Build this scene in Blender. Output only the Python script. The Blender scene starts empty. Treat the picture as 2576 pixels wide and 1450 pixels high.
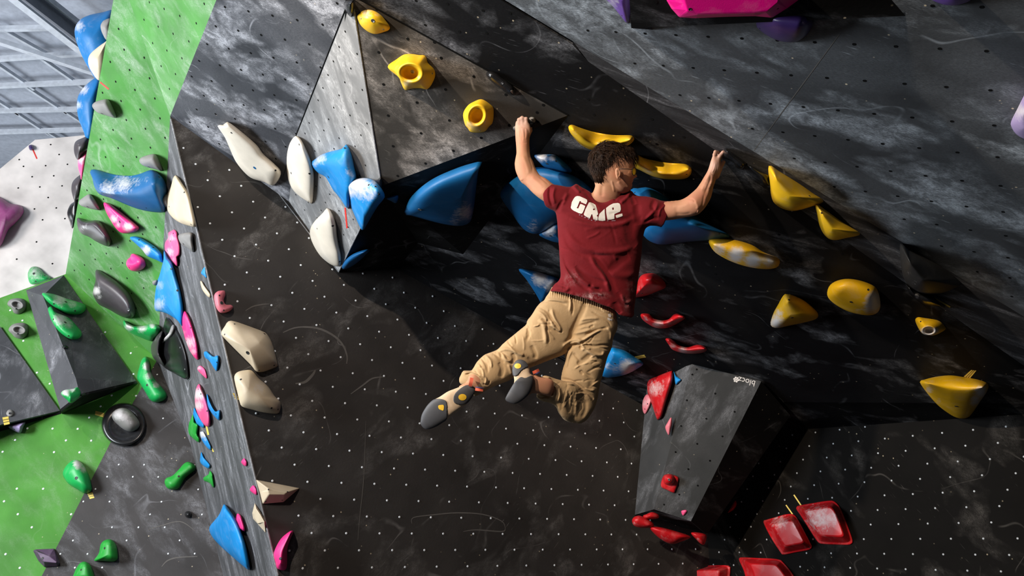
import bpy, bmesh, math, random
import numpy as np
from mathutils import Vector, Matrix
from mathutils.bvhtree import BVHTree
random.seed(7); np.random.seed(7)
SC = bpy.context.scene
COL = SC.collection

# ------------------------------------------------------------------ camera
F_PX = 2003.6                      # focal length in pixels of the 2576 x 1450 frame
PITCH = math.radians(19.5)
EYE = np.array([0.0, 0.0, 1.3])
FW = np.array([0, math.cos(PITCH), math.sin(PITCH)])
UP = np.array([0, -math.sin(PITCH), math.cos(PITCH)])
RT = np.array([1.0, 0, 0])
cam_d = bpy.data.cameras.new('camera')
cam_d.sensor_width = 36.0; cam_d.lens = 36.0 * F_PX / 2576
cam_d.clip_start = 0.05; cam_d.clip_end = 200
cam = bpy.data.objects.new('camera', cam_d); COL.objects.link(cam)
cam.location = EYE; cam.rotation_euler = (math.pi / 2 + PITCH, 0, 0)
SC.camera = cam

# ------------------------------------------------------------------ light
SC.view_settings.view_transform = 'Standard'
SC.view_settings.look = 'None'
SC.view_settings.gamma = 1.0
SC.view_settings.use_curve_mapping = False
SC.view_settings.exposure = 0.0
world = bpy.data.worlds.new('world'); SC.world = world; world.use_nodes = True
bg = world.node_tree.nodes['Background']
bg.inputs[0].default_value = (0.75, 0.85, 1.0, 1); bg.inputs[1].default_value = 0.035


def lamp(name, kind, loc, target, power, col, size=0.5, size_y=None, angle=None, blend=0.4):
    d = bpy.data.lights.new(name, kind); d.energy = power; d.color = col
    if kind == 'AREA':
        d.size = size
        if size_y: d.shape = 'RECTANGLE'; d.size_y = size_y
    else:
        d.shadow_soft_size = size
    if kind == 'SPOT':
        d.spot_size = math.radians(angle); d.spot_blend = blend
    o = bpy.data.objects.new(name, d); COL.objects.link(o)
    o.location = loc
    o.rotation_euler = (Vector(target) - Vector(loc)).to_track_quat('-Z', 'Y').to_euler()
    return o


lamp('key_floodlight', 'SPOT', (-5.0, -2.0, 4.7), (1.0, 3.22, 3.55), 3300, (1.0, 0.86, 0.70), 0.10, angle=41, blend=0.62)
lamp('ceiling_floodlight', 'SPOT', (-2.6, -2.8, 6.2), (-1.8, 5.0, 2.8), 1500, (1.0, 0.86, 0.74), 0.10, angle=44, blend=1.0)
lamp('window_daylight', 'AREA', (-7.0, 2.2, 3.2), (-0.5, 4.2, 4.0), 720, (0.86, 0.93, 1.0), 2.0, 2.4)
lamp('roof_daylight', 'AREA', (-9.0, 9.0, 3.2), (-6.0, 10.0, 6.5), 260, (0.88, 0.94, 1.0), 4.0, 3.0)
lamp('panel_fill_lamp', 'AREA', (-8.5, 3.5, 4.5), (-5.6, 10.0, 5.0), 200, (1.0, 0.95, 0.92), 1.5, 1.5)  # unseen fill lamp added to brighten the white far panel

# ------------------------------------------------------------------ picture helpers
TAG = dict(P=(0, 0, 1), R1=(0, 0, 3.918), R2=(0, 350, 3.918), R3=(0, 700, 3.918), R4=(0, 1060, 3.22),
           R5=(520, 0, 3.295), R6=(520, 300, 3.295), R7=(400, 680, 3.815), R8=(1200, 260, 3.626),
           B1=(1000, 640, 3.153), B2=(1500, 850, 4.143), B3=(1500, 1100, 3.68), B4=(1700, 300, 2.9),
           B5=(1900, 660, 3.296), B6=(1500, 0, 2.394), B7=(380, 400, 3.623), B8=(440, 800, 3.624),
           C1=(0, 640, 3.086), C2=(0, 0, 3.296), D1=(150, 380, 4.264), D2=(2200, 580, 5.178),
           D3=(1560, 1050, 3.625), D4=(460, 1040, 3.5375), D5=(1220, 360, 3.297), D6=(1560, 640, 4.833),
           D7=(0, 1000, 6.44), D8=(2300, 0, 3.623), LA=(1270, 270, 5.8), RA=(1660, 350, 6.303),
           HD=(1400, 340, 6.042), SH=(1360, 470, 4.144), TR=(1140, 720, 4.027), FT=(1040, 860, 6.0425))


def px(tag, s):
    """'x,y x,y ...' in the coordinates of one study crop -> array of frame pixels"""
    ox, oy, k = TAG[tag]
    if isinstance(s, str):
        s = [tuple(float(v) for v in w.split(',')) for w in s.split()]
    return np.array([(ox + p[0] / k, oy + p[1] / k) for p in s], float)


def ray(x, y):
    return FW + RT * (x - 1288) / F_PX - UP * (y - 725) / F_PX


def at(x, y, d):
    return EYE + ray(x, y) * d


def at_arr(P, d):
    P = np.asarray(P, float); d = np.asarray(d, float)
    r = FW[None] + RT[None] * ((P[:, :1] - 1288) / F_PX) - UP[None] * ((P[:, 1:2] - 725) / F_PX)
    return EYE[None] + r * d.reshape(-1, 1)


class Plane:
    def __init__(s, n, o):
        n = np.array(n, float); n /= np.linalg.norm(n); o = np.array(o, float)
        if np.dot(n, o - EYE) > 0: n = -n
        s.n, s.o = n, o
        y = UP - n * np.dot(n, UP); s.y = y / np.linalg.norm(y); s.x = np.cross(s.y, n)

    def hit(s, x, y, z=0.0):
        r = ray(x, y); return EYE + r * (np.dot(s.n, s.o + s.n * z - EYE) / np.dot(s.n, r))

    def hits(s, P, z=0.0):
        P = np.asarray(P, float)
        r = FW[None] + RT[None] * ((P[:, :1] - 1288) / F_PX) - UP[None] * ((P[:, 1:2] - 725) / F_PX)
        nr = r @ s.n
        base = EYE[None] + r * (np.dot(s.n, s.o - EYE) / nr)[:, None]
        z = np.broadcast_to(np.asarray(z, float), (len(P),))
        ru = r / np.linalg.norm(r, axis=1)[:, None]
        c = np.abs(np.sum(ru * s.n, axis=1))
        k = np.minimum(1 / c, 2.4)
        return base - ru * (z * k)[:, None]

    def depth(s, x, y):
        return float(np.dot(s.hit(x, y) - EYE, FW))

    def uv(s, p):
        d = np.asarray(p) - s.o; return np.array([np.dot(d, s.x), np.dot(d, s.y)])

    def matrix(s):
        m = Matrix.Identity(4)
        for i in range(3):
            m[i][0], m[i][1], m[i][2], m[i][3] = s.x[i], s.y[i], s.n[i], s.o[i]
        return m


def plane3(a, b, c):
    return Plane(np.cross(np.array(b) - a, np.array(c) - a), a)


def to_px(p):
    v = np.asarray(p, float) - EYE; d = v @ FW
    return 1288 + F_PX * (v @ RT) / d, 725 - F_PX * (v @ UP) / d


def cam_n(a, b, c):
    return RT * a + UP * b + FW * c


# ------------------------------------------------------------------ the planes of the climbing walls
_a = math.radians(24.3)
W = Plane((math.sin(_a), -math.cos(_a), 0), at(1100, 880, 6.2))           # dotted vertical back wall
W_CORNER = W.hit(1760, 1100)
W2 = Plane(np.cross((0.636, -0.771, 0), (0, 0, 1)), W_CORNER)              # right hand vertical wall
PM = plane3(W.hit(1000, 678), W.hit(1600, 1010), W2.hit(2576, 1043))       # steep roof behind the climber
_l = W.hit(700, 488) - W.hit(428, 292); _l /= np.linalg.norm(_l)
_n = cam_n(-.36, -.78, -.51)
PL = Plane(_n - _l * np.dot(_n, _l), W.hit(428, 292))                      # left part of the roof
_l = PM.hit(1440, 103) - PM.hit(1270, 0); _l /= np.linalg.norm(_l)
_n = cam_n(-.6, -.748, -.28)
PR = Plane(_n - _l * np.dot(_n, _l), PM.hit(1440, 103))                    # right hand roof
LIP = plane3(PM.hit(1480, 155), PM.hit(2576, 921), PR.hit(2576, 797))      # narrow lip between the two
V_T, V_R, V_B = PM.hit(884, -14), PM.hit(1430, 290), W.hit(852, 685)
V1L = plane3(V_T, PL.hit(745, 340), V_B)
V_K = V1L.hit(960, 468)
V1R = plane3(V_T, V_K, V_R)
V1U = plane3(V_K, V_B, V_R)
S_ = plane3(W.hit(428, 292), W.hit(700, 1450), at(480, 1120, 6.75))        # narrow side face
GL = plane3(S_.hit(396, 905), S_.hit(562, 1450), at(0, 1200, 6.7))         # lower green wall
G = plane3(W.hit(428, 292), GL.hit(165, 690), GL.hit(396, 905))            # upper green wall
G_TOP = G.hit(305, -120); G_L = G.hit(325, 0)
GT = plane3(W.hit(428, 292), PL.hit(548, 0), G.hit(325, 0))                # light green triangle
WF = Plane((0.15, -1, 0), at(100, 500, 10.0))                              # white panel far behind


# ------------------------------------------------------------------ materials
def nd(nt, kind, **kw):
    n = nt.nodes.new(kind)
    for k, v in kw.items():
        if k.startswith('i_'):
            n.inputs[int(k[2:]) if k[2:].isdigit() else k[2:]].default_value = v
        else:
            setattr(n, k, v)
    return n


def new_mat(name):
    m = bpy.data.materials.new(name); m.use_nodes = True
    return m, m.node_tree, m.node_tree.nodes['Principled BSDF']


def rng(nt, src, a, b, c=0.0, d=1.0):
    r = nd(nt, 'ShaderNodeMapRange'); r.clamp = True
    for i, v in zip((1, 2, 3, 4), (a, b, c, d)): r.inputs[i].default_value = v
    nt.links.new(src, r.inputs[0]); return r.outputs[0]


def mth(nt, op, a, b=None):
    n = nd(nt, 'ShaderNodeMath', operation=op)
    for i, v in enumerate((a, b)):
        if v is None: continue
        if isinstance(v, (int, float)): n.inputs[i].default_value = v
        else: nt.links.new(v, n.inputs[i])
    return n.outputs[0]


def mix(nt, f, a, b):
    n = nd(nt, 'ShaderNodeMix', data_type='RGBA')
    for i, v in zip((0, 6, 7), (f, a, b)):
        if isinstance(v, (int, float)): n.inputs[i].default_value = v
        elif isinstance(v, tuple): n.inputs[i].default_value = v
        else: nt.links.new(v, n.inputs[i])
    return n.outputs[2]


def noise(nt, vec, scale, detail=4, rough=.6, dist=0.0):
    n = nd(nt, 'ShaderNodeTexNoise'); nt.links.new(vec, n.inputs['Vector'])
    n.inputs['Scale'].default_value = scale; n.inputs['Detail'].default_value = detail
    n.inputs['Roughness'].default_value = rough; n.inputs['Distortion'].default_value = dist
    return n.outputs[0]


def wall_mat(name, base, chalk=(.50, .50, .53), amount=1.0, ang=-35, stretch=2.2, scale=1.0, rough=.62, seed=0.0,
             specks=0.5, streak=1.0, patch=(.47, .66), hz=1.0, spec=.18):
    """painted plywood with dusty chalk smears, scuffs and chips"""
    m, nt, bs = new_mat(name)
    tc = nd(nt, 'ShaderNodeTexCoord')
    mp = nd(nt, 'ShaderNodeMapping'); nt.links.new(tc.outputs['Object'], mp.inputs[0])
    mp.inputs['Location'].default_value = (seed, seed * .7, 0)
    mp.inputs['Rotation'].default_value = (0, 0, math.radians(-ang))
    mp2 = nd(nt, 'ShaderNodeMapping'); nt.links.new(mp.outputs[0], mp2.inputs[0])
    mp2.inputs['Scale'].default_value = (1, stretch, 1)
    mp3 = nd(nt, 'ShaderNodeMapping'); nt.links.new(mp.outputs[0], mp3.inputs[0])
    mp3.inputs['Scale'].default_value = (1, 9, 1)
    v1, v2, v3 = mp.outputs[0], mp2.outputs[0], mp3.outputs[0]
    mp4 = nd(nt, 'ShaderNodeMapping'); nt.links.new(mp.outputs[0], mp4.inputs[0])
    mp4.inputs['Scale'].default_value = (1, 4.5, 1)
    cloud = rng(nt, noise(nt, v2, 2.0 * scale, 3, .55, .5), patch[0], patch[1] + .03)
    mott = rng(nt, noise(nt, v2, 8.5 * scale, 5, .7, .6), .42, .66)
    grain = rng(nt, noise(nt, mp4.outputs[0], 62, 3, .75), .40, .62)
    body = mth(nt, 'MULTIPLY', mth(nt, 'MULTIPLY', cloud, mth(nt, 'ADD', mth(nt, 'MULTIPLY', mott, .8), .2)), mth(nt, 'ADD', mth(nt, 'MULTIPLY', grain, .62), .22))
    haze = mth(nt, 'MULTIPLY', rng(nt, noise(nt, v2, 1.1 * scale, 4, .6, .5), .38, .72), mth(nt, 'ADD', mth(nt, 'MULTIPLY', grain, .10 * hz), .05 * hz))
    arc = mth(nt, 'ABSOLUTE', mth(nt, 'SUBTRACT', noise(nt, v1, 1.9 * scale, 1.5, .4, .5), .5))
    arc = rng(nt, arc, .0, .0065, 1, 0)
    arc = mth(nt, 'MULTIPLY', arc, rng(nt, noise(nt, v1, 3.1 * scale, 3, .6), .50, .66, 0, .34 * streak))
    st = rng(nt, noise(nt, mp3.outputs[0], 12 * scale, 2, .5), .66, .74, 0, .32 * streak)
    st = mth(nt, 'MULTIPLY', st, rng(nt, noise(nt, v1, 2.7 * scale, 2, .5), .5, .7))
    tot = mth(nt, 'ADD', mth(nt, 'ADD', body, haze), mth(nt, 'ADD', arc, st))
    tot = mth(nt, 'MULTIPLY', tot, amount)
    vo = nd(nt, 'ShaderNodeTexVoronoi'); nt.links.new(v1, vo.inputs['Vector']); vo.inputs['Scale'].default_value = 17
    sp = rng(nt, vo.outputs['Distance'], .055, .10, 1, 0)
    sr = nd(nt, 'ShaderNodeSeparateColor'); nt.links.new(vo.outputs['Color'], sr.inputs[0])
    sp = mth(nt, 'MULTIPLY', sp, rng(nt, sr.outputs[0], .62, .64))
    sp = mth(nt, 'MULTIPLY', sp, rng(nt, noise(nt, v1, 2.2, 2, .5), .42, .58, 0, specks))
    tot = nd_clamp = mth(nt, 'MINIMUM', tot, .95)
    var = rng(nt, noise(nt, v1, 3.0, 3, .5), .3, .7, .8, 1.2)
    bc = nd(nt, 'ShaderNodeVectorMath', operation='SCALE'); bc.inputs[0].default_value = base
    nt.links.new(var, bc.inputs['Scale'])
    c = mix(nt, tot, bc.outputs[0], (*chalk, 1))
    c = mix(nt, sp, c, (.72, .60, .42, 1))
    nt.links.new(c, bs.inputs['Base Color'])
    bs.inputs['Roughness'].default_value = rough
    bs.inputs['Specular IOR Level'].default_value = spec
    bp = nd(nt, 'ShaderNodeBump'); bp.inputs['Strength'].default_value = .15; bp.inputs['Distance'].default_value = .004
    nt.links.new(noise(nt, v1, 60, 3, .6), bp.inputs['Height']); nt.links.new(bp.outputs[0], bs.inputs['Normal'])
    return m


def plain(name, col, rough=.5, metal=0.0, spec=.5, emit=None):
    m, nt, bs = new_mat(name)
    tc = nd(nt, 'ShaderNodeTexCoord')
    v = rng(nt, noise(nt, tc.outputs['Object'], 14, 4, .6), .3, .7, .86, 1.12)
    bc = nd(nt, 'ShaderNodeVectorMath', operation='SCALE'); bc.inputs[0].default_value = col
    nt.links.new(v, bc.inputs['Scale']); nt.links.new(bc.outputs[0], bs.inputs['Base Color'])
    bs.inputs['Roughness'].default_value = rough; bs.inputs['Metallic'].default_value = metal
    bs.inputs['Specular IOR Level'].default_value = spec
    return m


def hold_mat(name, col, rough=.5, chalkcol=(.62, .585, .57), spec=.4, dust_=.2):
    """moulded resin; the 'chalk' attribute carries the worn dusty spots of each hold"""
    m, nt, bs = new_mat(name)
    tc = nd(nt, 'ShaderNodeTexCoord'); at_ = nd(nt, 'ShaderNodeAttribute', attribute_name='chalk')
    nv = noise(nt, tc.outputs['Object'], 34, 5, .7, .4)
    f = mth(nt, 'ADD', at_.outputs['Fac'], mth(nt, 'MULTIPLY', mth(nt, 'SUBTRACT', nv, .5), 1.1))
    f = rng(nt, f, .36, .95)
    dust = rng(nt, noise(nt, tc.outputs['Object'], 9, 5, .7, .6), .5, .85, 0, dust_)
    f = mth(nt, 'MAXIMUM', f, dust)
    v = rng(nt, noise(nt, tc.outputs['Object'], 6, 3, .5), .3, .7, .88, 1.1)
    bc = nd(nt, 'ShaderNodeVectorMath', operation='SCALE'); bc.inputs[0].default_value = col
    nt.links.new(v, bc.inputs['Scale'])
    nt.links.new(mix(nt, f, bc.outputs[0], (*chalkcol, 1)), bs.inputs['Base Color'])
    bs.inputs['Roughness'].default_value = rough; bs.inputs['Specular IOR Level'].default_value = spec
    bp = nd(nt, 'ShaderNodeBump'); bp.inputs['Strength'].default_value = .12; bp.inputs['Distance'].default_value = .002
    nt.links.new(noise(nt, tc.outputs['Object'], 220, 2, .6), bp.inputs['Height']); nt.links.new(bp.outputs[0], bs.inputs['Normal'])
    return m


M = {}
M['roof'] = wall_mat('chalky_dark_roof', (.030, .032, .038), amount=1.7, hz=.8, ang=-38, stretch=1.5, seed=3.1, patch=(.47, .60))
M['roof_mid'] = wall_mat('chalky_shaded_roof', streak=.5, base=(.0060, .0060, .0066), amount=1.0, hz=.10, spec=.06, ang=-30, stretch=1.7, seed=9.4, patch=(.52, .72))  # chalky roof, base colour darkened for the shadow behind the climber
M['roof_right'] = wall_mat('chalky_grey_roof', (.042, .044, .047), chalk=(.46, .50, .54), amount=1.35, ang=-50, stretch=1.5, seed=17.2, specks=.9, patch=(.47, .60))
M['lip'] = wall_mat('scuffed_lip', (.020, .020, .022), amount=.75, ang=-37, stretch=8, seed=5.5, patch=(.48, .72), streak=1.5)
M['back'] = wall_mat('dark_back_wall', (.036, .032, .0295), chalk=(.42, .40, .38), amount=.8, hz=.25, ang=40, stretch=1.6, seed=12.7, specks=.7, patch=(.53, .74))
M['back_right'] = wall_mat('shade_darkened_right_wall', (.0050, .0044, .004), chalk=(.24, .22, .20), amount=.6, hz=.03, spec=.03, ang=-40, stretch=1.5, seed=81.7, specks=.5, patch=(.55, .76))  # right wall's dimness put into a darker paint colour
M['side'] = wall_mat('scuffed_side_face', (.052, .052, .053), amount=.9, ang=-70, stretch=4, seed=2.2, streak=1.4, patch=(.42, .65))
M['vol_light'] = wall_mat('lit_chalky_volume', (.145, .145, .144), chalk=(.68, .67, .66), amount=1.2, hz=.7, ang=78, stretch=2.4, seed=7.7, patch=(.42, .62), specks=.3)  # light on the wedge's side board put into a paler base, under chalk
M['vol_dark'] = wall_mat('dark_volume', (.008, .008, .008), amount=.5, hz=.1, spec=.06, ang=-30, seed=1.4, patch=(.55, .75))  # shade on undersides and turned-away boards as colour; also the black top volume
M['vol_warm_lit'] = wall_mat('warm_lit_dark_volume', (.028, .025, .022), chalk=(.50, .45, .41), amount=1.45, hz=.35, ang=-38, stretch=1.4, seed=21.3, patch=(.46, .62))  # wedge's front board: dimmer, warm lamplight mixed into the colour
M['vol_low'] = wall_mat('grey_low_volume', (.036, .036, .036), amount=.5, hz=.35, ang=60, seed=31.0, specks=.5)
M['green'] = wall_mat('green_wall_paint', (.046, .190, .030), chalk=(.42, .46, .40), amount=.9, ang=-50, stretch=2.0, seed=4.4, specks=.3, patch=(.43, .66))
M['green_lit_dusty'] = wall_mat('lit_dusty_green_paint', (.066, .225, .046), chalk=(.46, .50, .44), amount=1.1, ang=-50, stretch=2.0, seed=44.4, specks=.3, patch=(.40, .66))  # green paint lightened for the light on the triangle, plus chalk dust
M['green_low'] = wall_mat('green_lower_paint', (.052, .215, .022), chalk=(.4, .45, .36), amount=.5, streak=.5, ang=-50, seed=14.4, specks=.3)
M['gvol'] = wall_mat('slate_volume', (.060, .061, .066), amount=.9, hz=.5, ang=-60, seed=41.0, specks=.5)
M['dark_low'] = wall_mat('dark_lower_wall', (.042, .038, .037), amount=.6, hz=.4, ang=-45, seed=51.0, specks=.8)
M['white_panel'] = wall_mat('white_panel_paint', (.72, .67, .635), chalk=(.7, .66, .62), amount=.3, seed=61, specks=.3)
M['hole'] = plain('hole_black', (.004, .004, .004), .9, spec=.1)
M['stud'] = plain('zinc_stud', (.86, .90, .93), .35, .0, .8)
M['stud_shaded'] = plain('shaded_zinc_stud', (.36, .38, .40), .45, .0, .5)  # same zinc studs, darkened in colour for the dim right wall
M['bolt'] = plain('bolt_black', (.012, .011, .011), .5)
M['steel'] = plain('bolt_steel', (.35, .35, .36), .35, .9)
M['scuff'] = plain('chalk_scuff', (.115, .105, .095), .9)
M['crease'] = wall_mat('worn_edge', (.20, .20, .20), amount=1.4, ang=0, stretch=1, scale=3, seed=71, patch=(.38, .55))
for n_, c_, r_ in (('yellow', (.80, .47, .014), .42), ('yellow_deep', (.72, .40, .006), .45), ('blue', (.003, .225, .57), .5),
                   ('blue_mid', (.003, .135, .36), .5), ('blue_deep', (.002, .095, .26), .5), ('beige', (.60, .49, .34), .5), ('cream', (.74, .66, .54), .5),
                   ('pink', (.86, .085, .24), .5), ('hot_pink', (.86, .03, .22), .45), ('dusty_pink', (.62, .15, .19), .55),
                   ('green_hold', (.008, .36, .075), .45), ('leaf_hold', (.012, .30, .03), .5), ('red', (.50, .008, .012), .4),
                   ('grey_stone', (.21, .20, .19), .65), ('charcoal', (.050, .042, .046), .4), ('gloss_black', (.010, .010, .011), .24),
                   ('matte_black', (.013, .013, .013), .55), ('purple', (.13, .055, .30), .4), ('lilac', (.34, .26, .46), .5),
                   ('deep_purple', (.045, .022, .12), .35), ('magenta', (.80, .0, .215), .45), ('plum', (.26, .05, .17), .45),
                   ('dull_purple', (.09, .045, .10), .5)):
    M[n_] = hold_mat('resin_' + n_, c_, r_, dust_=.04 if n_ in ('gloss_black', 'matte_black', 'charcoal', 'deep_purple', 'blue_deep') else .18)
M['tape_yellow'] = plain('tape_yellow', (.75, .55, .10), .6)
M['tape_red'] = plain('tape_red', (.75, .03, .02), .6)
M['ceil'] = plain('painted_decking', (.34, .37, .43), .7)
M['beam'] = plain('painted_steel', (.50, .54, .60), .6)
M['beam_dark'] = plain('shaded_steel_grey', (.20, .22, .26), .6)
M['mat_floor'] = plain('crash_mat_grey', (.05, .05, .055), .8)


# ------------------------------------------------------------------ object helpers
def tag(o, label=None, cat=None, group=None, kind=None):
    if label: o['label'] = label
    if cat: o['category'] = cat
    if group: o['group'] = group
    if kind: o['kind'] = kind
    return o


def mesh_obj(name, verts, faces, mats, parent=None, loc=None, smooth=False, midx=None, recalc=True, merge=0.0):
    """world-space vertices -> an object whose origin is loc (or the parent's origin)"""
    verts = np.asarray(verts, float)
    if parent is not None:
        org = np.array(parent['_org'])
    else:
        org = np.array(loc if loc is not None else verts.mean(0))
    me = bpy.data.meshes.new(name)
    me.from_pydata([tuple(v) for v in (verts - org)], [], [tuple(int(i) for i in f) for f in faces])
    mats = mats if isinstance(mats, (list, tuple)) else [mats]
    for m in mats: me.materials.append(m)
    if midx is not None: me.polygons.foreach_set('material_index', list(midx))
    if recalc or merge:
        bm = bmesh.new(); bm.from_mesh(me)
        if merge: bmesh.ops.remove_doubles(bm, verts=bm.verts, dist=merge)
        bmesh.ops.recalc_face_normals(bm, faces=bm.faces)
        bm.to_mesh(me); bm.free()
    if smooth: me.polygons.foreach_set('use_smooth', [True] * len(me.polygons))
    o = bpy.data.objects.new(name, me); COL.objects.link(o)
    if parent is not None: o.parent = parent
    else: o.location = org
    o['_org'] = [float(v) for v in org]
    return o


def empty(name, loc):
    o = bpy.data.objects.new(name, None); COL.objects.link(o); o.location = loc
    o.empty_display_size = .1
    o['_org'] = [float(v) for v in loc]; return o


def inside(poly, p):
    x, y = p; r = False; n = len(poly)
    for i in range(n):
        x1, y1 = poly[i]; x2, y2 = poly[(i + 1) % n]
        if (y1 > y) != (y2 > y) and x < (x2 - x1) * (y - y1) / (y2 - y1) + x1: r = not r
    return r


def lattice(pl, tagname, p0, p1, p2, poly, n=60):
    """hole centres: a regular grid on the plane through three neighbouring holes, kept where it falls on the panel"""
    q = px(tagname, [p0, p1, p2])
    A = pl.uv(pl.hit(*q[0])); b1 = pl.uv(pl.hit(*q[1])) - A; b2 = pl.uv(pl.hit(*q[2])) - A
    out = []
    for i in range(-n, n + 1):
        for j in range(-n, n + 1):
            c = A + b1 * i + b2 * j
            if inside(poly, c): out.append(c)
    return out


def panel(name, pl, pts, mat, thick=.06, holes=(), hole_r=.007, hole_mat=None, ribbons=(), kind='structure', extra=None):
    """a flat board: outline pts (world) on the plane, given thickness, with its drilled holes or studs and scuff marks"""
    uv = [pl.uv(p) for p in pts]
    V = [(u, v, 0) for u, v in uv] + [(u, v, -thick) for u, v in uv]
    n = len(uv); Fc = [list(range(n)), list(range(2 * n - 1, n - 1, -1))]; mi = [0, 0]
    for i in range(n):
        j = (i + 1) % n; Fc.append([i, i + n, j + n, j]); mi.append(0)
    for c in holes:
        b = len(V); K = 8
        for k in range(K):
            a = 2 * math.pi * k / K; V.append((c[0] + hole_r * math.cos(a), c[1] + hole_r * math.sin(a), .0012))
        if hole_mat is not None:      # a slightly domed stud
            for k in range(K):
                a = 2 * math.pi * k / K; V.append((c[0] + .6 * hole_r * math.cos(a), c[1] + .6 * hole_r * math.sin(a), .0035))
            for k in range(K): Fc.append([b + k, b + (k + 1) % K, b + K + (k + 1) % K, b + K + k]); mi.append(1)
            Fc.append([b + K + k for k in range(K)]); mi.append(1)
        else:
            Fc.append([b + k for k in range(K)]); mi.append(1)
    for rb, wd in ribbons:            # chalk lines left on the board
        q = [pl.uv(pl.hit(*p)) for p in rb]
        q = np.array(q); t = np.gradient(q, axis=0); t /= np.linalg.norm(t, axis=1)[:, None] + 1e-9
        nn = np.stack([-t[:, 1], t[:, 0]], 1); b = len(V)
        for k in range(len(q)):
            w = wd * (.35 + .65 * math.sin(math.pi * (k + .5) / len(q))) / 2
            for s in (-1, 1):
                e = q[k] + nn[k] * w * s; V.append((e[0], e[1], .0010))
        for k in range(len(q) - 1):
            Fc.append([b + 2 * k, b + 2 * k + 1, b + 2 * k + 3, b + 2 * k + 2]); mi.append(2)
    me = bpy.data.meshes.new(name); me.from_pydata(V, [], Fc)
    for m in (mat, hole_mat or M['hole'], M['scuff']): me.materials.append(m)
    me.polygons.foreach_set('material_index', mi)
    o = bpy.data.objects.new(name, me); COL.objects.link(o); o.matrix_world = pl.matrix()
    o['_org'] = [float(v) for v in pl.o]
    if kind: o['kind'] = kind
    return o


def hp(pl, s, tagname='P'):
    return [pl.hit(*p) for p in px(tagname, s)]


def uvp(pl, pts): return [tuple(pl.uv(p)) for p in pts]


def curve_px(pts, n=24):
    pts = np.array(pts, float); m = len(pts); out = []
    for i in range(m - 1):
        p0, p1, p2, p3 = pts[max(i - 1, 0)], pts[i], pts[i + 1], pts[min(i + 2, m - 1)]
        for t in np.linspace(0, 1, max(2, n // (m - 1)), endpoint=False):
            out.append(.5 * ((2 * p1) + (p2 - p0) * t + (2 * p0 - 5 * p1 + 4 * p2 - p3) * t * t + (3 * p1 - p0 - 3 * p2 + p3) * t ** 3))
    out.append(pts[-1]); return np.array(out)


# ------------------------------------------------------------------ the walls
C_low = W.hit(1760, 1700)
pts_w = [W.hit(428, 292), W.hit(700, 488), W.hit(852, 596), W.hit(1000, 678), W.hit(1600, 1010), W_CORNER + (PM.hit(1700, 1065) - PM.hit(1700, 1065)),
         np.array([W_CORNER[0], W_CORNER[1], -.05]), W.hit(790, 1840)]
holes = lattice(W, 'B1', (412, 785), (634, 807), (502, 905), uvp(W, [W.hit(*p) for p in ((452, 340), (700, 505), (860, 615), (1000, 690), (1600, 1022), (1760, 1100), (1760, 1600), (765, 1600))]))
rib = [(curve_px(px('R7', '1190,600 1300,555 1430,547 1560,570 1690,640 1770,730 1805,830 1800,900')), .016),
       (curve_px(px('R7', '830,390 900,350 990,330 1060,325')), .010),
       (curve_px(px('R7', '1310,1090 1400,1075 1470,1010 1500,960')), .02),
       (curve_px(px('R7', '1840,1190 1950,1110 2050,1040 2170,1025')), .012),
       (curve_px(px('P', '1036,1318 1040,1303 1090,1296 1150,1291 1215,1295 1262,1312 1271,1330')), .009),
       (curve_px(px('P', '1271,1330 1262,1338 1200,1334 1165,1338')), .009),
       (curve_px(px('P', '900,1360 905,1300 915,1200 920,1060')), .004)]
panel('wall_back', W, pts_w, M['back'], .08, holes, .008, M['stud'], rib)

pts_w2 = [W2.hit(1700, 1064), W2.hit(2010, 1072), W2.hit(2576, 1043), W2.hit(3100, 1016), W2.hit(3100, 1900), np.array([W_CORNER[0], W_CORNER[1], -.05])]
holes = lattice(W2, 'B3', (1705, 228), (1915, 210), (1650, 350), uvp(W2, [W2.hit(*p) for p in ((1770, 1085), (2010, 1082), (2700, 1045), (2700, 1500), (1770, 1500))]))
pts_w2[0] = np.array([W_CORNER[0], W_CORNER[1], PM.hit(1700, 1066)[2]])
panel('wall_right', W2, pts_w2, M['back_right'], .08, holes, .007, M['stud_shaded'])

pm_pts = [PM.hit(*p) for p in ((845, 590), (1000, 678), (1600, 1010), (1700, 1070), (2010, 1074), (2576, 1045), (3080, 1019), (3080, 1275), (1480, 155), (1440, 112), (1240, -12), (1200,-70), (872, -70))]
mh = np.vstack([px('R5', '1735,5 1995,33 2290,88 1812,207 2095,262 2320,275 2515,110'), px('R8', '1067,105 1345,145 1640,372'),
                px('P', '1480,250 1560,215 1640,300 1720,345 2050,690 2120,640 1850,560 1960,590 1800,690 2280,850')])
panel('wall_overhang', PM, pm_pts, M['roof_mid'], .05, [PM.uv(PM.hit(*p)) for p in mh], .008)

pl_pts = [PL.hit(*p) for p in ((572, -70), (428, 292), (700, 488), (850, 597), (905, -70))]
holes = lattice(PL, 'R5', (750, 166), (961, 204), (648, 328), uvp(PL, [PL.hit(*p) for p in ((566, -40), (446, 288), (690, 460), (760, 320), (880, -40))]))
panel('wall_overhang_left', PL, pl_pts, M['roof'], .05, holes, .0085)

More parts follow.
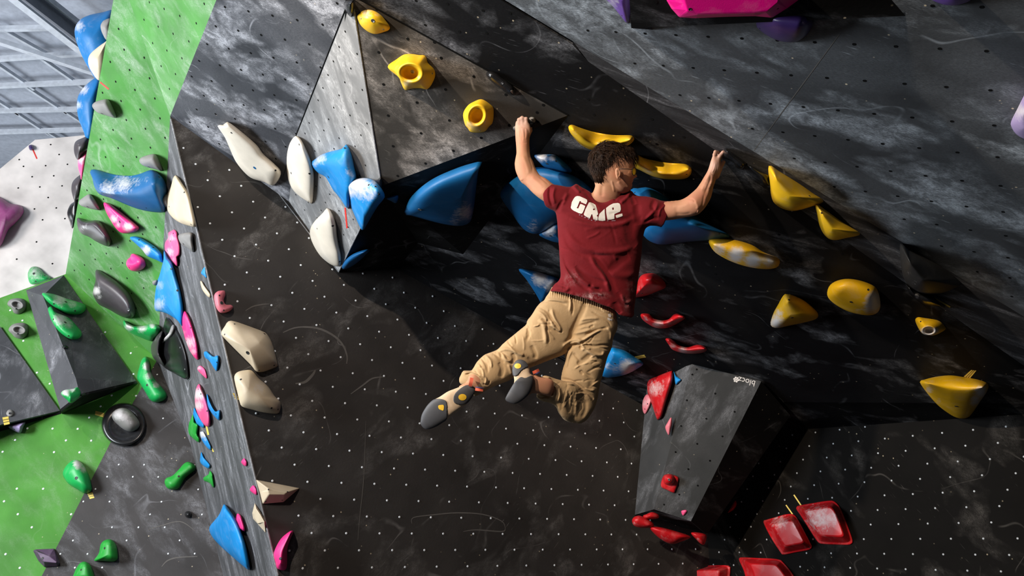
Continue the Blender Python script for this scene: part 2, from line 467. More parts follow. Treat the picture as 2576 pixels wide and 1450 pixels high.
pr_pts = [PR.hit(*p) for p in ((1270, 0), (1440, 103), (2576, 797), (3080, 1105), (3080, -200), (1200, -200), (1180, -55))]
holes = lattice(PR, 'B6', (876, 231), (1090, 242), (966, 437), uvp(PR, [PR.hit(*p) for p in ((1330, 10), (1560, 150), (2576, 770), (2600, 770), (2600, -100), (1330, -100))]))
seam = [(np.array([px('B6', [(1465, 205)])[0] * (1 - t) + px('B6', [(950, 905)])[0] * t for t in np.linspace(0, 1, 8)]), .004)]
panel('wall_overhang_right', PR, pr_pts, M['roof_right'], .05, holes, .0075, None, seam)
lip_pts = [PM.hit(1440, 103), PM.hit(1480, 155), PM.hit(2576, 921), LIP.hit(3080, 1280), LIP.hit(3080, 1105), PR.hit(2576, 797)]
panel('wall_lip', LIP, lip_pts, M['lip'], .04)

s_pts = [W.hit(428, 292), W.hit(790, 1840), S_.hit(660, 1840), S_.hit(562, 1450), S_.hit(480, 1120), S_.hit(396, 905), S_.hit(410, 600)]
panel('wall_side', S_, s_pts, M['side'], .05)

g_pts = [G.hit(285, 0), G.hit(165, 690), G.hit(396, 905), G.hit(412, 600), G.hit(428, 292), G.hit(325, 0), G.hit(309, -46), G.hit(293, -46)]
holes = lattice(G, 'R1', (1278, 690), (1475, 772), (1141, 805), uvp(G, [G.hit(*p) for p in ((292, 0), (178, 680), (330, 820), (405, 600), (418, 300), (322, 10))]))
panel('wall_left', G, g_pts, M['green'], .05, holes, .009)
gt_pts = [GT.hit(325, 0), GT.hit(428, 292), GT.hit(548, 0), GT.hit(566, -46), GT.hit(309, -46)]
holes = lattice(GT, 'R1', (1560, 262), (1707, 333), (1505, 425), uvp(GT, [GT.hit(*p) for p in ((335, 2), (426, 270), (535, 2))]))
panel('wall_left_upper', GT, gt_pts, M['green_lit_dusty'], .05, holes, .008)
gl_poly = uvp(GL, [GL.hit(*p) for p in ((-200, 830), (160, 700), (395, 915), (480, 1130), (560, 1450), (600, 1600), (-200, 1600))])
gl_all = lattice(GL, 'D7', (1260, 513), (1665, 517), (1070, 700), gl_poly)
gl_holes = [h for h in gl_all if random.random() < .5]
grn = [GL.hit(*p) for p in ((-320, 856), (0, 750), (165, 690), (396, 905), (280, 1110), (105, 1450), (-90, 1830), (-320, 1830))]
drk = [GL.hit(*p) for p in ((396, 905), (480, 1120), (562, 1450), (672, 1830), (-90, 1830), (105, 1450), (280, 1110))]
gp, dp = uvp(GL, grn), uvp(GL, drk)
panel('wall_left_lower', GL, grn, M['green_low'], .05, [h for h in gl_holes if inside(gp, h)], .0095, M['stud'])
panel('wall_corner', GL, drk, M['dark_low'], .05, [h for h in gl_holes if inside(dp, h)], .0075, M['stud'],
      [(curve_px(px('R4', '1310,1180 1360,1130 1450,1105 1600,1098')), .012), (curve_px(px('R4', '1200,880 1300,850 1460,815 1580,890')), .008)])
# the hidden return of the green wall, running back from its left edge
e0, e1 = G.hit(293, -46), G.hit(165, 690)
bk = np.array([.25, .9, 0.0])
gs = plane3(e0, e1, e0 + bk)
o_ = mesh_obj('wall_left_return', [e0, e1, e1 + bk, e0 + bk, e0 + np.array([.05, 0, 0]), e1 + np.array([.05, 0, 0]), e1 + bk + np.array([.05, 0, 0]), e0 + bk + np.array([.05, 0, 0])],
              [(0, 1, 2, 3), (4, 7, 6, 5), (0, 4, 5, 1), (1, 5, 6, 2), (2, 6, 7, 3), (3, 7, 4, 0)], M['green'])
tag(o_, kind='structure')
# far white panel
wf = [WF.hit(*p) for p in ((-300, 690), (0, 425), (88, 352), (240, 338), (600, 300), (600, 1000), (-300, 1000))]
mh = px('R2', '500,55 583,153 190,203 665,250 450,263 232,270 530,363 317,372 612,462 393,473 180,483 475,577 555,680 340,690 420,797 640,785 360,1015 517,1230 165,1185')
panel('wall_far', WF, wf, M['white_panel'], .08, [WF.uv(WF.hit(*p)) for p in mh], .011)
# floor of crash mats, below the frame
o_ = mesh_obj('floor', [(-9, -6, -.1), (9, -6, -.1), (9, 13, -.1), (-9, 13, -.1), (-9, -6, 0), (9, -6, 0), (9, 13, 0), (-9, 13, 0)],
              [(3, 2, 1, 0), (4, 5, 6, 7), (0, 1, 5, 4), (1, 2, 6, 5), (2, 3, 7, 6), (3, 0, 4, 7)], M['mat_floor'], loc=(0, 0, 0))
tag(o_, kind='structure')

# ------------------------------------------------------------------ roof of the hall, far left
CZ = 7.6
CE = Plane((0, 0, -1), (0, 0, CZ))


def box_between(a, b, w, h, up=np.array([0, 0, 1.0])):
    a, b = np.array(a, float), np.array(b, float); t = (b - a) / np.linalg.norm(b - a)
    s = np.cross(t, up); s /= np.linalg.norm(s); u = np.cross(s, t)
    V = [p + s * i * w / 2 + u * j * h / 2 for p in (a, b) for i, j in ((-1, -1), (1, -1), (1, 1), (-1, 1))]
    return V, [(0, 1, 2, 3), (7, 6, 5, 4), (0, 4, 5, 1), (1, 5, 6, 2), (2, 6, 7, 3), (3, 7, 4, 0)]


o_ = mesh_obj('ceiling', [(-16, 3, CZ), (6, 3, CZ), (6, 24, CZ), (-16, 24, CZ), (-16, 3, CZ + .1), (6, 3, CZ + .1), (6, 24, CZ + .1), (-16, 24, CZ + .1)],
              [(3, 2, 1, 0), (4, 5, 6, 7), (0, 1, 5, 4), (1, 2, 6, 5), (2, 3, 7, 6), (3, 0, 4, 7)], M['ceil'], loc=(0, 0, CZ))
tag(o_, kind='structure')


def ceil_beam(name, p, q, w, h, drop, mat, ext=(.6, .6)):
    pl = Plane((0, 0, -1), (0, 0, CZ - drop))
    a, b = pl.hit(*p), pl.hit(*q); t = (b - a) / np.linalg.norm(b - a)
    V, Fc = box_between(a - t * ext[0], b + t * ext[1], w, h)
    return tag(mesh_obj(name, V, Fc, mat), kind='structure')


PUR = [('0,240', '480,228'), ('0,488', '760,440'), ('0,712', '760,678'), ('0,918', '700,905'), ('0,1095', '720,1075')]
k_ = 1
for a_, b_ in PUR:
    ceil_beam('trim_%d' % k_, px('C2', a_)[0], px('C2', b_)[0], .05, .06, .12, M['beam'], (3, 3)); k_ += 1
for a_, b_ in (('-60,505', '235,705'), ('60,262', '340,420'), ('390,515', '640,690'), ('260,745', '505,905'), ('0,845', '110,915'), ('160,950', '365,1085'), ('560,935', '690,1020'), ('430,1115', '560,1190')):
    ceil_beam('trim_%d' % k_, px('C2', a_)[0], px('C2', b_)[0], .04, .045, .085, M['beam'], (.1, .1)); k_ += 1
ceil_beam('trim_%d' % k_, px('C2', '95,-20')[0], px('C2', '700,450')[0], .10, .03, .62, M['beam'], (2, 2)); k_ += 1
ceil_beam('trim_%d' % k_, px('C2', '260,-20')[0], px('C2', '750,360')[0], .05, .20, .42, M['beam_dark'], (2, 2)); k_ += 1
ceil_beam('trim_%d' % k_, px('C2', '-30,335')[0], px('C2', '760,595')[0], .07, .06, .40, M['beam'], (2, 2)); k_ += 1
ceil_beam('trim_%d' % k_, px('C2', '400,-10')[0], px('C2', '640,180')[0], .04, .06, .35, M['beam'], (2, 1)); k_ += 1


# ------------------------------------------------------------------ volumes (hollow plywood boxes screwed to the walls)
def solid(name, verts, faces, mats, midx, parent=None, bevel=.004):
    o = mesh_obj(name, verts, faces, mats, parent=parent, midx=midx)
    if bevel:
        b = o.modifiers.new('edge', 'BEVEL'); b.width = bevel; b.segments = 2; b.limit_method = 'ANGLE'; b.angle_limit = .3
    return o


def face_board(name, pl, pts, mat, parent, holes=(), hole_r=.0075, lift=0.0):
    """one board of a volume as a part, carrying its own holes"""
    o = panel(name, pl, pts, mat, .02, holes, hole_r, kind=None)
    mw = pl.matrix(); org = Vector(parent['_org'])
    o.matrix_world = Matrix.Identity(4)
    o.parent = parent
    loc = mw.copy(); loc.translation = mw.translation - org
    o.matrix_local = loc
    return o


v1 = empty('climbing_volume', V_B)
tag(v1, 'huge dark grey wedge volume carrying three yellow pocket holds and white fins', 'climbing volume')
vm = W.hit(1095, 672) + np.array([.0, .12, 0]); vm2 = PM.hit(1165, 640)
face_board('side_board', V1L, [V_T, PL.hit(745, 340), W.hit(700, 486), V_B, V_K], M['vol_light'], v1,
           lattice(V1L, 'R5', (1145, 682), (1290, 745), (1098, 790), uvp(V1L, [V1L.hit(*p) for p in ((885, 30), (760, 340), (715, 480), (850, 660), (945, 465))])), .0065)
h1 = px('R5', '1410,75 1667,323 1888,350 1427,434 1944,480 1466,700 1980,742 1743,850 1505,958 2012,998 1777,1105 1545,1212 2045,1250 1814,1355 2215,635 2480,785 2275,1143 2508,1040 2745,1010')
h1 = np.vstack([h1, px('R6', '1583,470'), px('R8', '605,15 548,83 295,200')])
face_board('front_board', V1R, [V_T, V_K, V_R], M['vol_warm_lit'], v1, [V1R.uv(V1R.hit(*p)) for p in h1], .0085)
pu = plane3(V_K, V_B, vm)
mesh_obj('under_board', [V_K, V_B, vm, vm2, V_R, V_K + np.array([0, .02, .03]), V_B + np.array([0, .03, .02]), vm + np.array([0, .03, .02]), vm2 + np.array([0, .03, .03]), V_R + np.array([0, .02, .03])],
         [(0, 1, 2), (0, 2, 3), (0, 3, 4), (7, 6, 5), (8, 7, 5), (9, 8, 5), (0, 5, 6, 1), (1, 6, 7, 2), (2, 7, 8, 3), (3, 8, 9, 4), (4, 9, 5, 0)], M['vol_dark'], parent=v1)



def edge_strip(name, a, b, r, mat, parent=None):
    V, Fc = box_between(a, b, r, r)
    o = mesh_obj(name, V, Fc, mat, parent=parent)
    bv = o.modifiers.new('round', 'BEVEL'); bv.width = r * .35; bv.segments = 2
    return o


edge_strip('shade_strip', V_T, PL.hit(745, 340), .008, M['hole'], v1)  # black strips painting the shadow line along the wedge's contact edges
edge_strip('shade_strip', PL.hit(745, 340), W.hit(700, 486), .007, M['hole'], v1)
edge_strip('shade_strip', V_T, V_R, .009, M['hole'], v1)
edge_strip('worn_edge', V_T + (V_K - V_T) * .02, V_K, .011, M['crease'], v1)
edge_strip('worn_edge', V_K, V_B, .008, M['crease'], v1)
edge_strip('worn_edge', W.hit(700, 486), V_B, .007, M['crease'], v1)
tag(edge_strip('trim_90', W.hit(430, 300), W.hit(700, 1450), .012, M['crease']), kind='structure')

# low volume on the right
A2 = dict(tl=PM.hit(1700, 924), tm=PM.hit(1741, 916), tr=PM.hit(1915, 960))
V2F = plane3(at(1741, 917, PM.depth(1741, 917) - .02), at(1915, 960, PM.depth(1915, 960) - .05), at(1645, 1282, 6.15))
f_tm, f_tr, f_bl, f_br = V2F.hit(1741, 917), V2F.hit(1915, 960), V2F.hit(1645, 1282), V2F.hit(1738, 1312)
l_t, l_b = W.hit(1630, 951), W.hit(1597, 1296)
l_t = at(1630, 951, PM.depth(1630, 985) - .05); V2L = plane3(f_tm, f_bl, l_t); l_b = V2L.hit(1597, 1296)
r_t, r_b = at(1988, 1046, 6.0), at(1778, 1346, 6.55)
V2R = plane3(f_tr, f_br, r_t); r_b = V2R.hit(1778, 1346)
q_b = at(1640, 1330, 6.9)
v2 = empty('climbing_volume', f_bl)
tag(v2, 'tall tapering grey volume low on the right, small white print at its top corner', 'climbing volume')
h2 = np.vstack([px('B2', '1047,331 1001,384 1240,583 945,653 1442,773 1147,845 885,921 1315,1029 1052,1107 827,1193 1186,1283 960,1371'), px('B3', '735,140 1052,220 852,298 940,450 768,533 628,626')])
face_board('front_board', V2F, [f_tm, f_bl, f_br, f_tr], M['vol_low'], v2, [V2F.uv(V2F.hit(*p)) for p in h2], .0075)
face_board('side_board', V2L, [f_tm, l_t, l_b, f_bl], M['vol_low'], v2)
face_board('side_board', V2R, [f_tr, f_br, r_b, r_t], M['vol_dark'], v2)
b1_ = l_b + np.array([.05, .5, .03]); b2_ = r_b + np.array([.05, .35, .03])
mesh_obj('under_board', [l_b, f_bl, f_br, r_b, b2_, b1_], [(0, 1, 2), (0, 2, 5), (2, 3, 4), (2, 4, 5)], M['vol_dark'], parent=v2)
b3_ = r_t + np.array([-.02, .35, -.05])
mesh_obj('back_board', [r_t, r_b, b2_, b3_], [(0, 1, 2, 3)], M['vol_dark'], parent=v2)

# volume at the top right, under the big roof
tA, tB = at(1588, 71, 3.08), PR.hit(2278, 40)
tA0 = PR.hit(1582, -120)
TVF = plane3(tA, tB, at(1600, -160, 2.75))
t3 = TVF.hit(1578, -90); t4 = TVF.hit(2165, -90)
v3 = empty('climbing_volume', tA)
tag(v3, 'black wedge volume under the roof at the top, carrying a magenta hold', 'climbing volume')
face_board('front_board', TVF, [t3, tA, tB, t4], M['vol_dark'], v3, [TVF.uv(TVF.hit(*p)) for p in px('B6', '357,12')], .008)
pa, pb = PR.hit(1600, 60), PR.hit(1600, -120)
mesh_obj('side_board', [t3, tA, PR.hit(1640, 75), PR.hit(1640, -120)], [(0, 1, 2, 3)], M['vol_light'], parent=v3)
mesh_obj('under_board', [tA, tB, PR.hit(2278, 30), PR.hit(1640, 55)], [(0, 1, 2, 3)], M['vol_dark'], parent=v3)

# slate volumes on the green wall, lower left
gA, gB = GL.hit(160, 693), GL.hit(345, 964)


def glh(x, y, z=0.0): return GL.hit(x, y) - FW * 0 + GL.n * 0 if z == 0 else GL.hits([(x, y)], z)[0]


q = lambda s, z: [glh(*p, z) for p in px('C1', s)]
a_top = glh(*px('C1', '495,163')[0]); a_l = glh(*px('C1', '203,280')[0]); a_rk = glh(*px('C1', '333,322')[0], .30)
a_k2 = glh(*px('C1', '588,962')[0], .42); a_bl = glh(*px('C1', '472,1220')[0], .30); a_br = glh(*px('C1', '1065,998')[0], .02)
a_m = glh(*px('C1', '622,1102')[0], .40)
v4 = empty('climbing_volume', a_bl)
tag(v4, 'slate grey faceted volume on green wall with two green holds near its top', 'climbing volume')


def facet(name, pts, mat, parent):
    pts = [np.array(p) for p in pts]; n = len(pts); c = sum(pts) / n
    nn = np.cross(pts[1] - pts[0], pts[2] - pts[0]); nn /= np.linalg.norm(nn)
    if np.dot(nn, c - EYE) > 0: nn = -nn
    V = pts + [p - nn * .018 for p in pts]
    Fc = [(0, i, i + 1) for i in range(1, n - 1)] + [(n, n + i + 1, n + i) for i in range(1, n - 1)] + [(i, n + i, n + (i + 1) % n, (i + 1) % n) for i in range(n)]
    return mesh_obj(name, V, Fc, mat, parent=parent)


facet('top_board', [a_top, a_l, a_rk], M['gvol'], v4)
facet('side_board', [a_l, a_bl, a_k2, a_rk], M['gvol'], v4)
facet('side_board', [a_bl, a_m, a_k2], M['gvol'], v4)
facet('front_board', [a_top, a_rk, a_k2, a_br], M['gvol'], v4)
facet('front_board', [a_k2, a_m, a_br], M['gvol'], v4)
facet('under_board', [a_bl, glh(*px('C1', '480,1240')[0]), a_br, a_m], M['vol_dark'], v4)
GVR = plane3(a_top, a_k2, a_br); GVS = plane3(a_l, a_bl, a_rk)
b_t = glh(*px('C1', '-320,110')[0], .0); b_r = glh(*px('C1', '465,1215')[0], .02); b_l = glh(*px('C1', '-320,1400')[0], .30); b_k = glh(*px('C1', '0,560')[0], .02)
b_t2 = glh(*px('C1', '-320,560')[0], .25)
v5 = empty('climbing_volume', b_r)
tag(v5, 'slate grey volume at the left frame edge with yellow tape on its lower rim', 'climbing volume')
facet('front_board', [b_k, b_r, b_l, b_t2], M['gvol'], v5)
facet('under_board', [b_r, glh(*px('C1', '475,1240')[0]), glh(*px('C1', '-320,1470')[0]), b_l], M['vol_dark'], v5)
GVB = plane3(b_k, b_r, b_l)

# ------------------------------------------------------------------ climbing holds
def closed_spline(P, N, smooth=True):
    P = np.array(P, float); n = len(P); D = []
    for i in range(n):
        p0, p1, p2, p3 = P[i - 1], P[i], P[(i + 1) % n], P[(i + 2) % n]
        for t in np.linspace(0, 1, 10, endpoint=False):
            if smooth: D.append(.5 * ((2 * p1) + (p2 - p0) * t + (2 * p0 - 5 * p1 + 4 * p2 - p3) * t * t + (3 * p1 - p0 - 3 * p2 + p3) * t ** 3))
            else: D.append(p1 + (p2 - p1) * t)
    D = np.array(D); L = np.linalg.norm(np.roll(D, -1, 0) - D, axis=1); s = np.concatenate([[0], np.cumsum(L)])
    E_ = np.vstack([D, D[:1]]); u = np.linspace(0, s[-1], N, endpoint=False)
    return np.stack([np.interp(u, s, E_[:, 0]), np.interp(u, s, E_[:, 1])], 1)


def near_ridge(P, R):
    """closest point of the ridge line for every outline point"""
    if len(R) == 1: return np.repeat(R, len(P), 0)
    best = np.full(len(P), 1e18); out = np.zeros_like(P)
    for a, b in zip(R[:-1], R[1:]):
        ab = b - a; t = np.clip(((P - a) @ ab) / (ab @ ab), 0, 1); c = a + t[:, None] * ab
        d = np.sum((P - c) ** 2, 1); m = d < best; best[m] = d[m]; out[m] = c[m]
    # soften the jumps between neighbours
    for _ in range(6): out = .25 * np.roll(out, 1, 0) + .5 * out + .25 * np.roll(out, -1, 0)
    return out


def nums(s): return [tuple(float(v) for v in w.split(',')) for w in s.split()] if s else []


BOLT_N = 0


def disc_on(o, bv, org, x, y, r, mat, name='bolt', depth=.004, label=None):
    """a bolt sunk in the surface of a hold, found by looking through pixel x,y"""
    rd = ray(x, y); rd = rd / np.linalg.norm(rd)
    loc, nor, _, _ = bv.ray_cast(Vector(EYE - org), Vector(rd))
    if loc is None: return None
    if nor.dot(Vector(rd)) > 0: nor = -nor
    q_ = nor.to_track_quat('Z', 'Y'); K = 12; V = []; Fc = []
    for ri, zi in ((1.0, -.003), (1.0, .0012), (.78, .0016), (.62, .0004)):
        for k in range(K):
            a = 2 * math.pi * k / K
            V.append(loc + q_ @ Vector((r * ri * math.cos(a), r * ri * math.sin(a), zi)))
    for s in range(3):
        for k in range(K): Fc.append((s * K + k, s * K + (k + 1) % K, (s + 1) * K + (k + 1) % K, (s + 1) * K + k))
    Fc.append([3 * K + k for k in range(K)])
    V = [np.array(v) + org for v in V]
    c = mesh_obj(name, V, Fc, mat, parent=o)
    if label: c['label'] = label
    return c


def H(label, pl, T, out, ridge, h, mat, group=None, name='climbing_hold', cat='climbing hold', kind='dome', n=2.0, N=52, K=11, bolts='', chalk='',
      dents='', sharp=False, back=0.0, top=None, cup=None, parent=None, part=None, bolt_mat=None):
    P = px(T, out); k_ = TAG[T][2]
    if not sharp: P = closed_spline(P, N)
    R = px(T, ridge) if ridge else P.mean(0)[None]
    secs = []                                                   # (pixels, height) per ring
    if kind == 'dome':
        C_ = near_ridge(P, R)
        for i in range(K + 1):
            th = i / K * math.pi / 2
            th *= .965
            s = math.cos(th) ** (2 / n)
            z = math.sin(th) ** (2 / n)
            secs.append((C_ + (P - C_) * s, np.full(len(P), h * z)))
        if back:
            secs = [(C_ + (P - C_) * math.cos(t), np.full(len(P), -back * math.sin(t))) for t in np.linspace(math.pi / 2 * .98, .15, 6)] + secs
    elif kind == 'frus':                                         # flat faces: base -> given top outline
        Tp = px(T, top)
        secs = [(P, np.zeros(len(P))), (P + (Tp - P) * .03, np.full(len(P), h * .14)), (Tp, np.full(len(P), h))]
    elif kind == 'slab':                                         # flange, then straight faces up to a smaller flat top
        Tp = R.mean(0); f = top if top else .58
        if not isinstance(f, float): f = .58
        secs = [(P, np.zeros(len(P))), (Tp + (P - Tp) * .985, np.full(len(P), h * .10)), (Tp + (P - Tp) * .90, np.full(len(P), h * .15)),
                (Tp + (P - Tp) * (f + .06), np.full(len(P), h * .93)), (Tp + (P - Tp) * f, np.full(len(P), h)), (Tp + (P - Tp) * .02, np.full(len(P), h))]
    elif kind == 'cup':                                          # body rising to a rolled rim around a hollow
        cx, cy, rx, ry, ro = cup; c = px(T, [(cx, cy)])[0]; rx /= k_; ry /= k_; ro = math.radians(ro)
        an = np.arctan2(P[:, 1] - c[1], P[:, 0] - c[0]) - ro

        def ell(f): 
            r = 1 / np.sqrt((np.cos(an) / (rx * f)) ** 2 + (np.sin(an) / (ry * f)) ** 2)
            return np.stack([c[0] + r * np.cos(an + ro), c[1] + r * np.sin(an + ro)], 1)
        o1 = ell(1.0)
        for t, z in ((0, 0), (.03, .12), (.5, .50), (.9, .84)): secs.append((P + (o1 - P) * t, np.full(len(P), h * z)))
        for f, z in ((.98, .95), (.90, 1.0), (.80, .99), (.70, .94), (.62, .82), (.54, .66), (.40, .58), (.1, .56)): secs.append((ell(f), np.full(len(P), h * z)))
    V = []; Q = []; Z = []
    for p, z in secs:
        Q.append(p); Z.append(z)
    Q = np.vstack(Q); Z = np.concatenate(Z); m = len(P)
    for x, y, r, d in nums(dents):
        c = px(T, [(x, y)])[0]; r = r / k_
        Z = Z - d * np.exp(-np.sum((Q - c) ** 2, 1) / r ** 2) * np.clip(Z / (h * .35), 0, 1)
    Z = np.where(Z < 0, Z if back else 0, Z)
    V = pl.hits(Q, Z)
    ch = np.zeros(len(V))
    for x, y, r, *a in nums(chalk):
        c = px(T, [(x, y)])[0]; r = r / k_
        ch = np.maximum(ch, (a[0] if a else 1.0) * np.exp(-np.sum((Q - c) ** 2, 1) / r ** 2))
    Fc = []
    ns = len(secs)
    for i in range(ns - 1):
        for j in range(m):
            Fc.append((i * m + j, i * m + (j + 1) % m, (i + 1) * m + (j + 1) % m, (i + 1) * m + j))
    Fc.append(list(range((ns - 1) * m, ns * m))); Fc.append(list(range(m - 1, -1, -1)))
    base = pl.hits(P.mean(0)[None])[0]
    org = base if parent is None else np.array(parent['_org'])
    me = bpy.data.meshes.new(part or name)
    me.from_pydata([tuple(v) for v in V - org], [], Fc)
    me.materials.append(M[mat])
    a = me.attributes.new('chalk', 'FLOAT', 'POINT'); a.data.foreach_set('value', ch)
    bm = bmesh.new(); bm.from_mesh(me)
    bmesh.ops.remove_doubles(bm, verts=bm.verts, dist=2e-5)
    bmesh.ops.dissolve_degenerate(bm, edges=bm.edges, dist=1e-6)
    bmesh.ops.triangulate(bm, faces=[f for f in bm.faces if len(f.verts) > 4])
    bmesh.ops.recalc_face_normals(bm, faces=bm.faces)
    bm.to_mesh(me)
    bv = BVHTree.FromBMesh(bm); bm.free()
    if not sharp and kind != 'slab': me.polygons.foreach_set('use_smooth', [True] * len(me.polygons))
    o = bpy.data.objects.new(part or name, me); COL.objects.link(o)
    if parent is None: o.location = org
    else: o.parent = parent
    o['_org'] = [float(v) for v in org]
    if sharp or kind == 'slab':
        b = o.modifiers.new('edge', 'BEVEL'); b.width = .006; b.segments = 3; b.limit_method = 'ANGLE'; b.angle_limit = .25
        if kind == 'slab': me.polygons.foreach_set('use_smooth', [True] * len(me.polygons)); b.harden_normals = False
    if parent is None: tag(o, label, cat, group)
    elif label: o['label'] = label
    for x, y, *r in nums(bolts):
        c = px(T, [(x, y)])[0]
        rr = (r[0] if r else 3.6) / F_PX * float(np.dot(base - EYE, FW))
        disc_on(o, bv, org, c[0], c[1], rr, M[bolt_mat or 'bolt'])
    return o


def facing(x, y, d): return Plane(-FW, at(x, y, d))


def tape(label, pl, T, pts, mat, width=None, group=None, lift=.0015, lines=False):
    """a strip of sticky tape: four corners, or a line with a width in frame pixels"""
    P = px(T, pts)
    if width:
        d = (P[1] - P[0]) / np.linalg.norm(P[1] - P[0]); nn = np.array([-d[1], d[0]]) * width / 2
        P = np.array([P[0] + nn, P[1] + nn, P[1] - nn, P[0] - nn])
    V = list(pl.hits(P, lift)) + list(pl.hits(P, 0))
    o = mesh_obj('tape_strip', V, [(0, 1, 2, 3), (7, 6, 5, 4), (0, 4, 5, 1), (1, 5, 6, 2), (2, 6, 7, 3), (3, 7, 4, 0)], M[mat])
    tag(o, label, 'tape', group)
    if lines:
        for f in (.34, .66):
            a, b = P[0] * (1 - f) + P[3] * f, P[1] * (1 - f) + P[2] * f
            w = (P[3] - P[0]) * .035
            q4 = np.array([a - w, b - w, b + w, a + w]); V = list(pl.hits(q4, lift + .0006)) + list(pl.hits(q4, lift))
            mesh_obj('printed_line', V, [(0, 1, 2, 3), (7, 6, 5, 4), (0, 4, 5, 1), (1, 5, 6, 2), (2, 6, 7, 3), (3, 7, 4, 0)], M['bolt'], parent=o)
    return o


YE, BL, BE, PI_, GR, RE, ST, DK, PU = ('yellow climbing holds', 'blue climbing holds', 'cream and beige climbing holds', 'pink climbing holds', 'green climbing holds',
                                       'red climbing holds', 'grey stone climbing holds', 'black climbing holds', 'purple climbing holds')

# --- on the big wedge volume
H('smooth rounded yellow hold at the top of the wedge volume', V1R, 'R5', '1250,130 1290,92 1345,80 1400,95 1450,130 1490,180 1518,220 1510,248 1470,265 1400,283 1340,265 1285,220 1258,175', '1370,165', .085, 'yellow', YE,
  bolts='1377,172,5 1280,153,2 1466,244,3', chalk='1330,100,70,.6 1420,120,60,.4', bolt_mat='steel')
H('spiky yellow star hold with a round pocket, middle of the wedge volume', V1R, 'R5', '1500,556 1575,490 1635,452 1700,447 1760,456 1812,462 1835,522 1888,580 1888,650 1835,737 1770,732 1700,735 1645,748 1612,690 1590,640', '', .13, 'yellow', YE,
  name='pocket_hold', kind='cup', cup=(1690, 605, 112, 88, 8), sharp=False, N=64, bolts='1705,595,5 1869,610,2.5', chalk='1660,690,60,.55 1760,640,50,.4', bolt_mat='steel')
H('yellow eight-sided hold with an oval pocket, near the left hand of the person', V1R, 'R5', '2125,945 2160,880 2210,845 2280,823 2350,865 2378,905 2372,1010 2340,1050 2295,1095 2195,1097 2165,1065 2140,1030', '', .12, 'yellow', YE,
  name='pocket_hold', kind='cup', cup=(2240, 960, 82, 98, 18), N=64, bolts='2248,900,4.5 2265,1083,2', chalk='2190,1030,60,.6 2300,1010,40,.4', bolt_mat='steel')
H('black glossy slot hold at the upper edge of the wedge volume', V1R, 'R5', '2315,612 2340,590 2400,605 2470,655 2540,715 2562,760 2540,793 2490,772 2400,710 2340,660', '2370,640 2510,745', .05, 'gloss_black', DK, bolts='2350,625,3 2450,690,3 2528,755,3', bolt_mat='steel')
H('small grey screwed-on knob right of the left hand of the person', V1R, 'LA', '352,165 365,148 395,140 430,150 445,180 440,215 410,232 372,222 355,195', '396,180', .03, 'grey_stone', ST, N=28, bolts='396,180,2')
H('black sharp-edged grip under the left hand of the person', V1R, 'LA', '330,235 372,225 425,215 432,232 405,275 385,320 360,300', '380,250', .03, 'gloss_black', DK, N=28)
H('tiny grey foot chip half hidden left of the left hand of the person', V1R, 'LA', '118,305 130,283 155,275 175,290 170,330 140,340', '150,305', .02, 'grey_stone', ST, N=24)
H('white pointed fin on the upper left edge of the wedge volume', V1L, 'R6', '735,138 690,190 665,260 656,330 660,420 675,500 710,580 770,640 858,695 876,690 886,580 888,450 870,360 835,270 790,180 760,148', '790,250 800,420 800,560', .07, 'cream', BE,
  bolts='767,210,2.4 853,452,3 700,447,3 845,680,2')
H('white leaf-shaped fin low on the wedge volume, just above its bottom tip', V1L, 'R6', '995,738 960,780 900,840 862,900 850,970 855,1050 880,1110 930,1160 1020,1205 1085,1222 1112,1200 1112,1120 1095,1050 1080,960 1072,880 1050,800 1020,752', '1000,850 985,980 1010,1100', .08, 'cream', BE,
  bolts='1045,885,3 1100,1182,3 862,1030,2 915,908,2', chalk='980,1150,60,.5')
H('bright blue hold with a rounded lobe, left of the chalk-dusted blue one', V1L, 'R6', '1155,208 1120,245 1050,262 960,290 900,330 868,358 880,400 930,450 980,475 1010,520 1050,590 1100,650 1140,710 1165,742 1182,725 1200,640 1242,500 1225,400 1200,290 1175,230', '980,380 1100,420 1150,600', .11, 'blue', BL,
  bolts='1145,240,2.4 1010,480,4', chalk='940,320,70,.75 1180,450,60,.55 900,370,40,.6')
H('chalk-dusted blue hold at the right edge of the bright face of the wedge volume', V1L, 'R6', '1130,560 1160,520 1220,495 1320,487 1390,510 1440,560 1477,630 1465,665 1420,720 1370,800 1330,870 1298,922 1275,905 1240,830 1210,760 1180,690 1145,620', '1230,570 1390,600 1300,760', .12, 'blue', BL,
  bolts='1162,615,3 1343,545,2.5 1400,560,2.5 1427,623,2.5', chalk='1250,540,120,1.0 1180,600,70,.9 1340,620,90,.8 1390,520,60,.6')
H('little black hold tucked beside the top of the chalk-dusted blue hold', V1L, 'R6', '1393,512 1420,497 1447,478 1457,570 1430,560', '1425,520', .03, 'gloss_black', DK, N=28)
H('dark glossy hold at the very top tip of the wedge volume', V1L, 'R5', '1135,30 1160,2 1225,-8 1226,60 1212,110 1190,140 1160,105 1142,60', '1180,40', .07, 'gloss_black', DK, bolts='1175,62,2')
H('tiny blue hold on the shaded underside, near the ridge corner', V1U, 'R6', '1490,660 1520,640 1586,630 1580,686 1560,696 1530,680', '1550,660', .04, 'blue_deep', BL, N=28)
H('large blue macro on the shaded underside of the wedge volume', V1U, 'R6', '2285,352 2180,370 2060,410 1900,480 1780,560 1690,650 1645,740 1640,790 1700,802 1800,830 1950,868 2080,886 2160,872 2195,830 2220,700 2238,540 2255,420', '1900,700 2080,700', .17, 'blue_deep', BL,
  n=3.0, bolts='1765,750,5', chalk='2140,770,100,.7 2060,840,80,.5', bolt_mat='steel')
